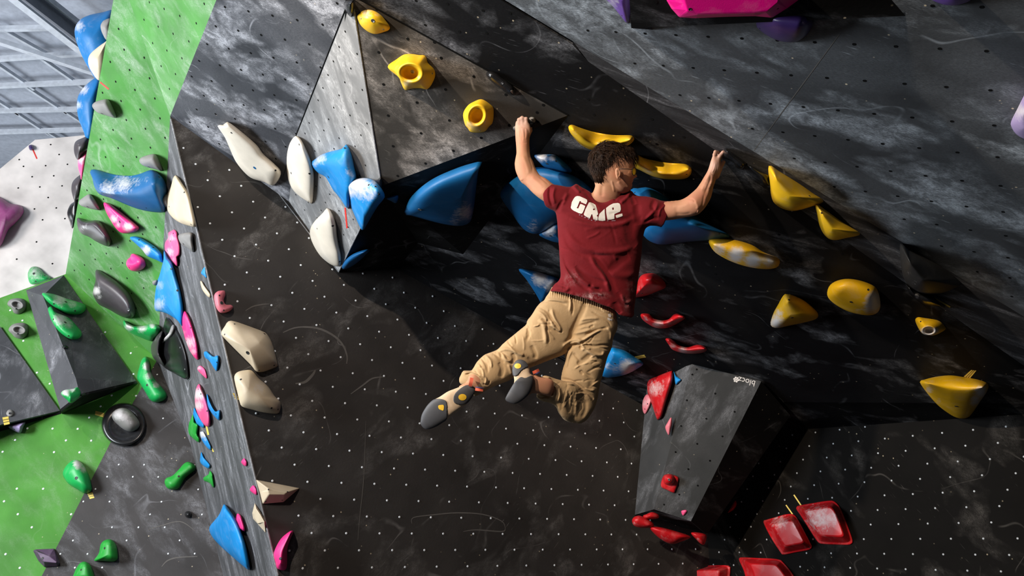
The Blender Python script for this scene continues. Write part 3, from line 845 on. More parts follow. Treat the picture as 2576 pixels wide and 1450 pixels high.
H('blue wedge hold at the bottom tip of the shaded underside', V1U, 'R6', '1352,1080 1290,1088 1210,1120 1150,1170 1120,1225 1140,1245 1200,1222 1270,1172 1322,1120', '1180,1190 1280,1120', .06, 'blue_deep', BL, N=40)
tape('red tape strip under the bright blue hold on the wedge volume', V1L, 'R6', '1146,735 1163,905', 'tape_red', 3.6, 'red tape strips')

# --- left part of the roof
H('long cream fin with one blue bolt on the left roof', PL, 'R6', '90,55 140,48 190,30 400,200 470,290 560,370 617,445 556,548 470,520 370,490 310,440 240,350 190,240 150,150', '170,70 330,300 480,440', .10, 'cream', BE, n=2.4, N=64,
  bolts='205,113,2.4 570,425,2.4', chalk='170,60,40,.3')
o_ = COL.objects[-1]
# --- back wall, left cluster
H('dusty pink bean-shaped hold on the dotted back wall', W, 'R7', '530,240 560,205 600,196 632,200 636,240 620,290 640,330 690,333 711,355 690,385 640,408 590,410 555,372 535,310', '575,240 580,330 640,372', .07, 'dusty_pink', PI_, bolts='602,315,4.5 580,243,2 622,385,2')
H('big beige faceted macro on the dotted back wall, upper of two', W, 'R7', '597,592 630,540 662,493 720,489 870,540 1000,590 1042,622 1092,720 1138,900 1130,930 1060,958 990,981 932,972 880,910 760,790 690,720 605,630', '870,760 960,700', .17, 'beige', BE, n=1.7, N=64,
  bolts='850,795,5 725,518,2.2 1013,612,3 630,618,2.2 960,962,2.2 1105,915,2.2', chalk='680,640,60,.3')
H('smooth beige macro on the dotted back wall, lower of two', W, 'R7', '722,1020 760,975 860,957 900,972 960,1040 1050,1120 1110,1210 1166,1270 1160,1350 1130,1379 1020,1370 900,1342 800,1312 775,1270 750,1170 730,1090', '860,1150 960,1220', .16, 'beige', BE, n=1.9, N=64,
  bolts='785,1050,2.6 1080,1325,2.6 1142,1338,2.2', chalk='960,1130,90,.6')
tape('yellow tape flag left of the smooth beige macro', W, 'R7', '706,1180 742,1186 765,1245 733,1240', 'tape_yellow', None, 'yellow tape strips', lines=True)
H('beige angular wedge with a long point to its right on the back wall', W, 'D4', '650,592 900,640 1040,668 895,793 710,809 684,705', '', .10, 'beige', BE, sharp=True, kind='frus', top='762,672 850,692 925,705 905,726 764,724 758,700',
  bolts='760,680,2 932,700,2 737,787,2 886,775,2')
H('pink thorn standing off the back wall at the lower frame edge', W, 'D4', '958,1048 985,1058 962,1110 930,1210 921,1385 845,1387 825,1330 808,1260 830,1190 880,1110', '955,1070 880,1230 870,1330', .13, 'hot_pink', PI_, n=1.5, bolts='868,1295,3.4 958,1078,2')

# --- the narrow side face
H('beige drop-shaped fin high on the narrow side face', S_, 'B7', '222,148 180,250 145,330 133,380 150,470 200,540 280,590 392,621 409,600 385,480 350,340 310,260', '225,230 215,380 300,520', .09, 'beige', BE, bolts='303,305,2.2 165,435,2.2 365,598,2')
H('small grey stone peeking out left of the beige drop-shaped fin', G, 'B7', '80,365 100,332 155,318 175,380 165,448 100,415', '110,370', .10, 'grey_stone', ST, N=32)
H('pale pink rock-like hold high on the narrow side face', S_, 'B7', '210,645 180,660 158,672 155,720 130,760 125,810 140,880 180,940 235,982 245,960 241,892 262,872 264,800 245,720 235,668', '190,720 180,830 215,900', .06, 'pink', PI_, bolts='203,680,2 178,750,2.4 148,838,2.4', chalk='180,720,60,.6 170,850,60,.7 200,920,40,.5')
H('grey stone hold right of the pale pink rock-like hold', S_, 'B7', '245,710 265,685 320,672 376,678 384,760 391,850 330,812 270,772', '290,720', .09, 'grey_stone', ST, N=36, bolts='295,775,3')
H('tall blue sail-shaped macro along the inner corner of the side face', S_, 'B7', '118,832 110,930 80,1050 50,1130 25,1250 18,1340 35,1386 100,1396 180,1430 270,1500 290,1540 298,1400 275,1230 235,1080 200,960 150,890', '130,940 120,1150 130,1320', .14, 'blue', BL, N=60,
  bolts='183,1003,2.4 240,1200,2.6', chalk='80,1150,60,.6 70,1330,80,.7 110,1260,40,.5')
H('tiny blue chip on the edge of the side face, above the thin beige crimp', S_, 'B7', '455,1040 490,984 500,1040 509,1088 480,1065', '485,1040', .02, 'blue', BL, N=24)
H('thin beige crimp on the edge of the side face', S_, 'B7', '448,1118 465,1118 490,1160 540,1230 541,1266 512,1252 467,1192', '465,1150 515,1230', .03, 'beige', BE, N=32)
H('long pink almond-shaped hold below the blue sail-shaped macro', S_, 'R7', '240,390 215,440 211,510 235,600 260,690 310,800 367,862 379,840 370,720 340,600 300,480 265,410', '250,470 300,680 340,790', .07, 'hot_pink', PI_, bolts='302,555,2 262,675,2.6', chalk='290,700,80,.8 330,780,50,.7 240,600,40,.5')
shell = H('black shell macro with grey outer lobe and pale inner ledge beside the green wall', S_, 'R3', '1640,385 1612,470 1598,560 1575,700 1562,800 1620,882 1720,942 1846,1000 1856,900 1830,740 1780,590 1700,440', '1660,640 1760,850', .06, 'gloss_black', DK, N=60, n=2.6,
  bolts='1775,685,2.2 1822,898,2.2', bolt_mat='steel')
H('grey outer lobe', S_, 'R3', '1606,520 1550,548 1505,620 1480,680 1500,780 1560,832 1625,870 1600,800 1580,720 1590,640', '1550,640 1545,740', .17, 'charcoal', None, parent=shell, part='outer_lobe', N=48, chalk='1540,600,60,.4')
H('pale chalked ledge', S_, 'R3', '1590,650 1602,610 1660,545 1695,462 1722,470 1716,540 1660,610', '1660,560', .10, 'grey_stone', None, parent=shell, part='ledge', N=32, chalk='1650,570,60,.8')
H('light blue hooked hold right of the long pink almond-shaped hold', S_, 'R7', '430,790 445,780 462,780 490,805 525,830 550,822 570,822 576,890 556,971 530,945 480,870 440,838', '455,800 545,870', .05, 'blue', BL, N=40, bolts='555,885,2', chalk='480,830,40,.4')
H('small pale pink chip right below the long pink almond-shaped hold', S_, 'R7', '369,940 385,920 408,922 445,960 463,1042 420,1012 376,966', '410,965', .035, 'pink', PI_, N=32, chalk='385,940,30,.7')
H('long pale pink leaf-shaped hold in the middle of the side face', S_, 'B8', '220,603 190,660 182,770 200,860 250,960 300,996 323,970 319,880 290,760 250,660', '215,680 240,820 290,930', .07, 'pink', PI_, bolts='213,652,2 238,695,2 293,850,2', chalk='215,700,70,1.0 210,800,60,.9')
H('light blue hooked hold beside the upper right of the pale pink leaf-shaped hold', S_, 'B8', '290,695 302,712 320,760 350,830 370,856 393,848 412,845 409,932 380,920 330,862 297,800', '315,790 390,890', .05, 'blue', BL, N=40, bolts='375,878,2')
H('light blue hooked hold behind the lower left of the pale pink leaf-shaped hold', S_, 'B8', '177,820 167,870 168,905 200,968 262,1006 267,972 232,920 200,862', '185,900 240,975', .04, 'blue', BL, N=36)
H('green lumpy hold left of the cluster in the middle of the side face', S_, 'B8', '166,878 148,920 128,965 125,1050 160,1096 217,1137 227,1110 206,1060 213,980 182,950', '165,980 170,1060', .06, 'leaf_hold', GR, N=40)
H('thin blue and white chalked crimp below the pale pink leaf-shaped hold', S_, 'B8', '229,1045 243,1038 262,1040 300,1110 331,1182 322,1207 275,1162 240,1102', '255,1070 310,1170', .035, 'blue', BL, N=36, chalk='250,1060,50,1.0 275,1110,25,.6')
tape('yellow tape strip under the pale pink leaf-shaped hold', S_, 'B8', '278,985 294,985 313,1066 296,1070', 'tape_yellow', None, 'yellow tape strips')
tape('yellow tape strip at the end of the thin chalked crimp', S_, 'B8', '332,1188 340,1186 357,1222 345,1224', 'tape_yellow', None, 'yellow tape strips')
H('blue wave-shaped hold above the small green spike', S_, 'B8', '240,1224 250,1240 270,1280 321,1342 306,1376 236,1327 231,1270', '255,1300 300,1350', .04, 'blue', BL, N=36)
H('small green spike hold on the side face, below the blue wave-shaped hold', S_, 'D4', '240,514 228,545 184,575 190,602 240,625 270,662 281,652 271,580 262,535', '235,580', .05, 'leaf_hold', GR, N=36)
H('tiny pink knob near the edge of the side face, upper of the pair', S_, 'D4', '545,402 520,430 524,446 545,468 567,471 569,435', '545,435', .03, 'hot_pink', PI_, N=24)
H('tiny pink knob touching the left point of the angular beige wedge', S_, 'D4', '625,643 597,675 605,697 650,729 662,715 652,670', '628,685', .03, 'hot_pink', PI_, N=24)
H('beige split-faced crimp at the edge of the side face, under the angular wedge', S_, 'D4', '640,800 617,890 625,942 665,986 736,1067 737,965 700,900', '', .04, 'beige', BE, sharp=True, kind='frus', top='650,850 632,895 640,935 668,982 725,968 722,962 690,905')
H('large bright blue kite-shaped macro at the bottom of the side face', S_, 'D4', '365,811 330,890 300,935 245,1000 235,1040 260,1100 330,1180 430,1270 510,1340 586,1398 597,1380 580,1270 550,1140 500,1000 450,910 395,835', '360,930 340,1040 450,1180', .14, 'blue', BL, N=60, n=2.4)
H('pink rippled hold clinging to the right edge of the blue kite-shaped macro', S_, 'D4', '485,894 470,930 450,955 450,985 490,1040 520,1045 550,1055 554,1030 535,960 515,910', '490,950 520,1020', .06, 'hot_pink', PI_, N=36)

# --- upper green wall
H('grey stone hold at the left edge of the green wall, below the red tape', G, 'R1', '908,1050 930,1010 1000,985 1060,980 1100,1030 1146,1140 1130,1163 1050,1140 960,1110', '1000,1040', .11, 'grey_stone', ST, N=36, bolts='1005,1120,3.4', chalk='990,1010,50,.3')
H('grey stone hold on the green wall, right above the blue jug', G, 'R2', '1372,215 1395,180 1500,148 1545,165 1590,260 1596,316 1540,300 1450,277 1395,252', '1470,220', .11, 'grey_stone', ST, N=36, bolts='1468,275,3.4')
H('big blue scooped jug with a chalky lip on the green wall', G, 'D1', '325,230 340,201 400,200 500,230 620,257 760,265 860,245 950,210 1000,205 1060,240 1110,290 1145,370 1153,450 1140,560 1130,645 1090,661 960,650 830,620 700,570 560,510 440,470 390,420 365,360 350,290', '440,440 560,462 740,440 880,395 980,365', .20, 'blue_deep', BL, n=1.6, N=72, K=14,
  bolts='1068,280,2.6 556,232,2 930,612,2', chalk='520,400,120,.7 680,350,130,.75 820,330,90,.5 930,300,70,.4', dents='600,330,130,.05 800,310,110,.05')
H('grey stone hold on the green wall, below the left end of the blue jug', G, 'R2', '775,620 800,590 870,545 902,555 950,620 986,692 960,701 850,677 790,652', '870,615', .10, 'grey_stone', ST, N=36, bolts='865,668,3.4')
H('pink teardrop hold on the green wall under the blue jug', G, 'R2', '1019,640 1030,624 1060,632 1100,650 1180,710 1280,790 1350,850 1373,880 1330,917 1210,929 1150,890 1100,820 1050,730', '1080,690 1200,850 1300,880', .09, 'hot_pink', PI_, bolts='1040,660,2 1180,817,3.4', chalk='1120,790,50,.9 1160,850,40,.7 1260,870,60,.9')
H('charcoal hooked hold with a curled tip at the left edge of the green wall', G, 'R2', '758,785 775,778 800,785 850,803 900,805 950,800 1000,830 1060,920 1095,1000 1082,1048 1050,1057 950,1012 880,967 810,937 770,885', '810,860 900,850 1020,960', .15, 'charcoal', DK, N=52, bolts='980,822,2', chalk='830,870,60,.5')
H('bright blue wavy hold on the green wall, above the round pink knob', G, 'R2', '1280,980 1300,962 1370,965 1450,1010 1540,1070 1600,1140 1606,1217 1540,1192 1450,1152 1400,1092 1330,1026', '1320,990 1440,1080 1550,1150', .09, 'blue', BL, bolts='1370,995,2 1510,1070,2.4', chalk='1435,1100,60,1.0')
H('round two-lobed pink knob on the green wall', G, 'R2', '1243,1230 1255,1190 1283,1165 1290,1140 1320,1130 1380,1155 1422,1190 1437,1240 1410,1281 1350,1304 1290,1296 1255,1262', '1320,1230', .11, 'hot_pink', PI_, N=44, bolts='1274,1268,3', dents='1300,1190,28,.03')
H('large charcoal leaf-shaped macro with a chalky bump on the green wall', G, 'C1', '748,119 742,200 727,260 721,310 740,352 770,392 850,432 920,472 980,496 1030,491 1052,450 1036,370 1000,300 930,230 850,172', '770,290 860,350 980,440', .17, 'charcoal', DK, N=60, bolts='995,430,4 775,320,2.4', chalk='748,285,40,1.0 770,330,30,.6', bolt_mat='steel')
H('tiny pale knob half hidden by the blue sail-shaped macro', G, 'R2', '1500,1412 1518,1395 1548,1390 1555,1420 1530,1442 1508,1435', '1525,1412', .05, 'grey_stone', ST, N=24)
tape('red tape strip at the left edge of the green wall', G, 'R1', '986,810 1072,880', 'tape_red', 3.6, 'red tape strips')
# --- lower green and dark wall
H('green curved jug with a whitened top under the charcoal leaf-shaped macro', G, 'R3', '1214,430 1225,419 1300,462 1360,475 1420,470 1490,450 1550,462 1586,500 1570,560 1510,602 1490,623 1400,592 1300,547 1230,492', '1250,480 1400,515 1520,500', .14, 'green_hold', GR, N=48, chalk='1270,480,50,1.0 1400,490,60,.9 1500,465,40,.9')
H('green banana-shaped hold with a chalked back on the inner corner', GL, 'R3', '1440,774 1400,800 1375,870 1350,980 1380,1042 1430,1122 1480,1202 1540,1227 1620,1202 1646,1150 1600,1080 1530,1000 1482,910 1472,820', '1430,850 1450,980 1540,1130', .13, 'green_hold', GR, N=52, bolts='1450,1055,3', chalk='1450,870,50,1.0 1470,960,50,.9 1540,1050,50,.8')
dish = H('round black dish-shaped macro with a grey ball inside, beside the green paint line', GL, 'D7', ' '.join('%d,%d' % (2005 + 362 * math.cos(t), 442 + 353 * math.sin(t)) for t in np.linspace(0, 2 * math.pi, 16, endpoint=False)), '', .06, 'gloss_black', DK, name='dish_macro', kind='cup', cup=(2005, 442, 345, 335, 0), N=64)
H('grey chalk-worn ball', GL, 'D7', '1800,300 1815,250 1860,205 1920,175 1985,165 2080,188 2160,258 2230,340 2275,430 2250,500 2180,550 2100,560 2000,520 1900,440 1830,370', '1980,300 2080,380', .17, 'grey_stone', None, parent=dish, part='ball', N=44, n=2.2, chalk='1920,260,130,1.0 2030,290,110,.8 2120,400,80,.4')
H('green drop-shaped hold with a whitened top, touching the green paint line', GL, 'R4', '508,420 530,370 570,330 615,313 670,345 702,400 727,460 742,530 737,567 690,587 640,562 560,512 520,462', '610,400 650,480', .14, 'green_hold', GR, bolts='618,462,4', chalk='635,345,50,1.1 680,385,40,.9')
tape('yellow tape strip under the green drop-shaped hold', GL, 'R4', '705,585 748,575 765,622 728,632', 'tape_yellow', None, 'yellow tape strips', lines=True)
H('green bone-shaped hold on the dark lower wall', GL, 'R4', '1333,490 1350,460 1400,440 1450,390 1490,345 1530,330 1577,355 1585,390 1550,422 1500,462 1472,510 1440,551 1380,555 1345,532', '1390,500 1450,440 1540,365', .10, 'leaf_hold', GR, N=48, bolts='1448,448,2.6')
H('green thumb-shaped nub with a flared foot on the dark lower wall', GL, 'R4', '762,1132 800,1072 815,1000 850,965 900,960 940,1000 952,1060 952,1117 915,1139 830,1135', '880,1010 880,1080', .14, 'leaf_hold', GR, N=44, bolts='848,1030,3')
H('green thumb-shaped nub cut by the lower frame edge', GL, 'R4', '595,1280 603,1225 620,1190 650,1150 690,1139 730,1165 752,1210 764,1290 680,1320', '690,1190 690,1240', .14, 'leaf_hold', GR, N=44, bolts='658,1205,2.6')
H('dull purple angular hold at the lower left on the paint line', GL, 'R4', '268,1052 285,1040 440,1033 487,1152 470,1176 360,1184 310,1132', '', .09, 'dull_purple', PU, sharp=True, kind='frus', top='300,1062 310,1060 400,1095 460,1140 455,1150 355,1140 330,1110', bolts='345,1112,3')
H('small black knob alone on the dark lower wall', GL, 'R4', '1495,755 1503,735 1525,728 1548,737 1552,760 1540,780 1515,782 1500,772', '1522,755', .06, 'gloss_black', DK, N=28)
tape('yellow tape strip left of the round black dish-shaped macro', GL, 'D7', '1548,222 1685,255 1668,322 1538,285', 'tape_yellow', None, 'yellow tape strips', lines=True)

# --- on the slate volumes
H('green oval hold lying across the top of the slate volume', GVR, 'C1', '325,310 345,299 420,310 520,345 620,375 667,400 655,447 600,469 520,461 440,422 370,372', '400,340 520,400 610,420', .09, 'green_hold', GR, bolts='512,370,3.4 418,385,2 583,440,2', chalk='470,340,70,.9 560,380,60,.6')
H('green oval hold below and left of the other one on the slate volume', GVR, 'C1', '371,430 380,412 397,404 430,450 530,490 590,550 634,605 622,647 570,664 510,642 450,592 402,520', '420,450 500,550 570,610', .09, 'green_hold', GR, bolts='507,530,3.4 415,505,2 533,635,2', chalk='470,500,70,.9 530,540,60,.6')
H('green stubby hold with a whitened top at the foot of the slate volume', GVR, 'C1', '473,1085 500,1055 570,1045 605,1033 627,1080 602,1122 550,1157 520,1132', '550,1090', .10, 'green_hold', GR, N=36, chalk='510,1070,40,1.0 560,1050,30,.9')
H('grey ring-shaped hold on green wall, upper of two', GL, 'C1', '57,390 75,355 130,341 182,350 205,390 195,432 150,464 110,457 88,420', '', .10, 'grey_stone', ST, kind='cup', cup=(132, 392, 52, 34, 15), name='ring_hold', bolts='128,425,2.6')
H('grey ring-shaped hold on green wall, lower of two', GL, 'C1', '66,590 85,555 130,535 190,535 219,565 213,622 170,657 120,647 93,620', '', .10, 'grey_stone', ST, kind='cup', cup=(146, 588, 54, 34, 10), name='ring_hold', bolts='140,617,2.2')
H('small black knob on the slate volume, under the green oval holds', GVR, 'C1', '484,716 508,707 530,718 526,734 490,732', '506,720', .03, 'gloss_black', DK, N=24)
H('small black knob beside the green stubby hold at the foot of the slate volume', GVR, 'C1', '630,1086 655,1075 668,1085 640,1097', '648,1085', .03, 'gloss_black', DK, N=24)
H('small grey washer near the yellow tape on the slate volume', GVB, 'C1', '48,1235 60,1213 80,1206 100,1217 106,1240 95,1258 70,1262 54,1252', '78,1232', .02, 'grey_stone', ST, N=24, bolts='78,1236,3')
tape('yellow tape patch on the lower rim of the slate volume at the frame edge', GVB, 'C1', '18,1268 65,1260 76,1318 32,1328', 'tape_yellow', None, 'yellow tape strips', lines=True)
H('lilac hold under the slate volume at the left frame edge', GL, 'C1', '60,1335 120,1310 195,1300 180,1345 160,1388 110,1372', '150,1340', .12, 'lilac', PU, N=32, bolts='112,1360,2')
# --- far white panel
H('pale green hold on the white panel, touching the slate volume', WF, 'C1', '216,150 240,103 280,95 310,110 345,150 390,175 382,203 300,227 250,235 225,212', '270,150 340,190', .12, 'green_hold', GR, N=40, chalk='270,140,80,.7', bolts='263,150,3 347,165,2 277,210,2')
H('big plum-coloured macro on the white panel at the left frame edge', WF, 'R2', '0,573 100,635 190,650 232,682 226,742 150,832 80,902 0,1062 -120,1060 -160,800 -120,560', '60,740', .25, 'plum', PU, N=48, chalk='60,700,70,.3')
H('small dark purple square hold near the top of the white panel', WF, 'R2', '283,66 318,57 333,98 296,110', '308,84', .08, 'deep_purple', PU, N=28)
tape('red tape strip hanging from the dark purple square hold', WF, 'R2', '322,100 364,195', 'tape_red', 3.4, 'red tape strips')
tape('red tape scrap under the pale green hold', WF, 'C1', '258,262 275,238 285,240 270,266', 'tape_red', None, 'red tape strips')
# --- seen past the edge of the green wall, bolted to its hidden return
def side(s, T, d): 
    c = px(T, s).mean(0); return facing(c[0], c[1], d)


e_d = lambda y: (1 - (y + 46) / 736) * float(np.dot(e0 - EYE, FW)) + (y + 46) / 736 * float(np.dot(e1 - EYE, FW))
for lab, T, s, r, hh, mat, g_, off, kw in (
    ('huge blue macro sticking out past the top of the green wall', 'C2', '945,86 850,102 740,125 660,168 620,240 630,335 690,485 760,605 802,657 900,600 980,400 980,200', '760,320 800,460', .22, 'blue_mid', BL, .62, dict(chalk='650,210,70,.7 640,330,40,.4')),
    ('grey stone hold in front of the huge blue macro', 'C2', '925,163 870,165 840,195 834,230 850,280 885,332 935,300', '875,230', .09, 'grey_stone', ST, .10, {}),
    ('cream hold sticking out past the green wall, above the red tape', 'C2', '900,338 870,350 800,400 742,458 731,520 758,592 828,668 900,560', '810,480', .14, 'beige', BE, .16, {}),
    ('bright blue macro sticking out past the green wall, lower of two', 'C2', '840,632 740,682 662,768 637,860 650,980 690,1082 727,1170 800,1100 850,800', '730,860 740,1000', .20, 'blue_mid', BL, .50, dict(chalk='690,740,60,.8 645,870,50,.7')),
    ('dark brown-grey hold past the green wall edge, beside the white panel top', 'R2', '870,-20 800,-5 745,25 728,80 735,150 765,205 800,170 880,80', '790,80', .12, 'charcoal', DK, .18, dict(chalk='760,40,50,.3')),
    ('pink ball-like hold half hidden by the green wall edge', 'R2', '880,95 830,115 785,155 768,215 772,290 790,350 805,402 860,300', '810,230', .12, 'pink', PI_, .12, dict(chalk='800,200,60,.8')),
    ('dark grey hold past the green wall edge, above the shiny black one', 'R2', '815,350 760,375 715,425 703,490 715,560 738,605 800,560 820,450', '760,470', .12, 'charcoal', DK, .18, {}),
    ('shiny black hold past the green wall edge, lowest of the row', 'R2', '770,500 735,560 745,605 690,650 661,735 690,822 717,885 770,760 790,600', '730,660 730,740', .10, 'gloss_black', DK, .14, {})):
    c_ = px(T, s).mean(0)
    H(lab, side(s, T, e_d(c_[1]) + off), T, s, r, hh, mat, g_, back=hh, **kw)

# --- steep roof behind the climber
H('yellow crescent jug above the head of the person', PM, 'R8', '833,215 850,197 880,198 950,226 1080,265 1250,290 1400,292 1434,322 1410,362 1350,392 1200,412 1060,427 960,387 890,322 845,262', '880,245 960,320 1080,375 1250,372 1390,335', .13, 'yellow', YE, n=1.8, N=64, chalk='900,270,60,.4 1150,370,90,.35', dents='1100,300,90,.05 1280,315,80,.04')
H('yellow crescent jug right of the face of the person', PM, 'R8', '1450,473 1520,498 1600,520 1750,545 1900,555 1957,602 1940,662 1880,692 1750,694 1620,672 1500,617 1435,575', '1470,545 1560,605 1700,645 1840,635 1925,605', .13, 'yellow', YE, n=1.8, N=64, chalk='1560,600,80,.5 1720,640,80,.4', dents='1620,555,80,.05 1780,580,80,.05', bolts='1912,648,2.2')
H('yellow jug with a white chalked lip at the right tip of the big blue macro', PM, 'B4', '244,880 330,871 450,885 560,920 640,970 740,1010 759,1040 737,1082 650,1095 520,1077 400,1037 300,982 254,930', '290,925 420,980 560,1025 710,1042', .13, 'yellow_deep', YE, n=1.8, N=64, chalk='320,950,60,.8 440,990,70,1.1 560,1030,70,1.1 680,1030,70,.8')
H('blue hold with a grey chalked top, above the round blue macro', PM, 'D5', '408,110 425,95 500,92 580,100 640,140 720,222 690,248 590,228 500,205 450,160', '480,140 620,190', .10, 'blue_deep', BL, bolts='515,172,3.4 590,150,2', chalk='470,110,60,.9 560,125,50,.6')
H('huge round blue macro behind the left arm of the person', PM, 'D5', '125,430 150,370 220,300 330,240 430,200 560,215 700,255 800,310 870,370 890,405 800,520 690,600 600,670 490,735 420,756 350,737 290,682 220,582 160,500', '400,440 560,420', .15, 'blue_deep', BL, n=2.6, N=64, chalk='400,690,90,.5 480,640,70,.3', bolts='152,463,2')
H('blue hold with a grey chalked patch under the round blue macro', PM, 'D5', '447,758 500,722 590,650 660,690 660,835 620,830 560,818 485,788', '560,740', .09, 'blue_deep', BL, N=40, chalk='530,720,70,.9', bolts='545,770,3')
H('huge pointed blue macro behind the right arm of the person', PM, 'R8', '1400,790 1470,775 1550,765 1640,800 1760,880 1990,1030 2170,1130 2302,1203 2282,1232 2100,1252 1900,1267 1700,1291 1600,1272 1530,1222 1508,1172 1540,1100 1430,950', '1600,950 1720,1130 1960,1110', .16, 'blue_deep', BL, n=1.6, N=64, bolts='2210,1190,2 1440,815,2')
H('blue fin with a white chalked patch left of the shirt hem', PM, 'D5', '280,1047 400,1060 500,1088 620,1130 640,1200 600,1262 470,1325 455,1310 420,1250 350,1142', '400,1110 520,1180', .10, 'blue_deep', BL, n=1.7, chalk='460,1120,80,1.0 540,1180,70,.9')
H('blue hold with white chalked edges beside the right leg of the person', PM, 'B2', '55,385 80,290 100,200 150,108 230,114 310,140 400,200 492,266 430,322 300,387 150,417 85,411', '180,200 330,280', .11, 'blue', BL, n=1.8, bolts='195,270,2.6', chalk='320,310,100,1.1 120,300,50,.7 200,330,70,.6')
tape('yellow tape strip at the right tip of the blue hold beside the right leg', PM, 'B2', '392,200 500,178 518,205 425,222', 'tape_yellow', None, 'yellow tape strips', lines=True)
H('round red dome half hidden by the shirt of the person', PM, 'D6', '150,520 190,420 228,300 270,250 340,231 430,240 512,300 557,370 542,412 450,452 320,502 200,525', '330,350', .15, 'red', RE, bolts='265,475,3.4', chalk='230,420,70,.4')
H('red crescent crimp on the roof, upper of two', PM, 'D6', '247,740 265,722 300,720 350,725 385,755 420,785 500,805 580,795 620,765 650,735 700,721 760,740 792,770 762,802 660,862 560,900 430,895 330,842 268,790', '290,755 380,825 470,852 560,848 650,800 720,760 765,768', .09, 'red', RE, N=64, n=1.9, chalk='320,780,60,.5 460,840,90,.7 600,830,60,.5')
H('red crescent crimp on the roof, lower of two', PM, 'D6', '550,1035 570,1022 602,1022 650,1050 690,1090 740,1118 820,1130 900,1108 950,1100 1000,1110 1057,1150 1020,1192 900,1212 760,1202 640,1162 590,1100', '590,1055 660,1125 760,1165 880,1170 1020,1152', .09, 'red', RE, N=64, n=1.9, chalk='640,1110,60,.6 760,1165,80,.7')
H('yellow triangular hold with a chalky left edge on the dark roof', PM, 'B5', '127,520 148,430 190,350 238,270 268,265 300,270 390,310 470,370 522,430 502,472 400,502 280,527 180,547', '270,340 300,430', .14, 'yellow_deep', YE, n=1.7, bolts='305,460,3.8 280,312,2.4', chalk='170,500,80,1.0 200,420,50,.7 150,540,40,.8')
H('yellow oval hold with a whitened right end on the dark roof', PM, 'B5', '596,250 620,190 680,153 770,138 880,155 980,195 1017,240 1037,330 1027,400 980,436 900,439 780,412 680,362 610,302', '720,250 900,330', .13, 'yellow_deep', YE, n=2.2, bolts='795,330,3.8 936,228,2.6', chalk='1000,330,100,1.2 940,380,60,.8 850,400,50,.5 700,380,30,.3')
H('small yellow pocket hold with a white rim on the dark roof', PM, 'B5', '1327,490 1345,457 1400,462 1520,485 1577,540 1572,562 1500,602 1440,608 1378,585', '', .10, 'yellow_deep', YE, name='pocket_hold', kind='cup', cup=(1440, 566, 62, 40, 0), chalk='1440,590,60,1.2 1400,570,40,1.0 1490,570,40,1.0', bolts='1372,492,2')
H('large yellow shield-shaped macro with chalky edges at the roof foot', PM, 'B5', '1364,995 1400,975 1500,950 1620,939 1740,955 1850,975 1929,1010 1922,1070 1862,1160 1802,1250 1760,1291 1700,1299 1630,1272 1520,1192 1430,1092', '1450,1010 1620,1062 1780,1062 1880,1040', .17, 'yellow_deep', YE, n=1.5, N=64, bolts='1668,1196,4.4', chalk='1870,1080,70,1.0 1830,1150,60,.9 1440,1060,50,.6 1520,1150,40,.5')
tape('yellow tape strip standing on top of the large yellow shield-shaped macro', PM, 'B5', '1728,950 1790,894 1833,900 1780,964', 'tape_yellow', None, 'yellow tape strips', lines=True)
# --- along the lip of the right roof
H('yellow half-cone hold hanging from the lip, upper of two', LIP, 'B4', '678,341 760,384 900,470 1000,540 1079,600 980,641 870,669 800,661 740,631 705,590 688,500', '740,450 830,560', .16, 'yellow', YE, n=1.8, chalk='790,580,60,.3', bolts='975,560,2.4')
H('yellow half-cone hold hanging from the lip, lower of two', LIP, 'B4', '1020,616 1100,668 1200,740 1280,790 1347,840 1250,866 1150,883 1090,851 1050,781 1030,690', '1080,710 1140,800', .14, 'yellow', YE, n=1.8, chalk='1100,760,50,.3', bolts='1063,685,2')
H('large matt black cone macro hanging from the lip', LIP, 'D2', '330,168 420,228 500,280 800,430 1000,570 1127,692 1050,751 900,811 740,841 600,821 500,771 420,681 375,600 345,450', '480,450 620,640', .26, 'matte_black', DK, n=1.6, N=60, chalk='450,560,70,.35 520,680,60,.35')
H('small black hold with a chalky face under the cone macro', LIP, 'D2', '405,690 430,720 520,790 620,820 740,850 830,920 922,1007 850,992 650,962 480,852 435,800', '520,840 700,920', .08, 'gloss_black', DK, N=44, chalk='560,860,60,.5')
tape('yellow tape strip running from under the black cone macro', LIP, 'D2', '752,868 985,1000', 'tape_yellow', 3.6, 'yellow tape strips')
H('black glossy slot grip held by the right hand of the person', LIP, 'RA', '1025,150 1080,175 1140,210 1300,320 1372,400 1302,482 1217,458 1150,350 1005,285', '1090,230 1200,340 1290,410', .06, 'gloss_black', DK, N=48)
H('black glossy slot grip between the right hand and the yellow half-cone', LIP, 'RA', '1372,400 1480,430 1600,500 1702,560 1748,640 1740,736 1640,722 1560,602 1440,482', '1470,470 1620,600', .06, 'gloss_black', DK, N=48, bolts='1495,560,2.4', bolt_mat='steel')
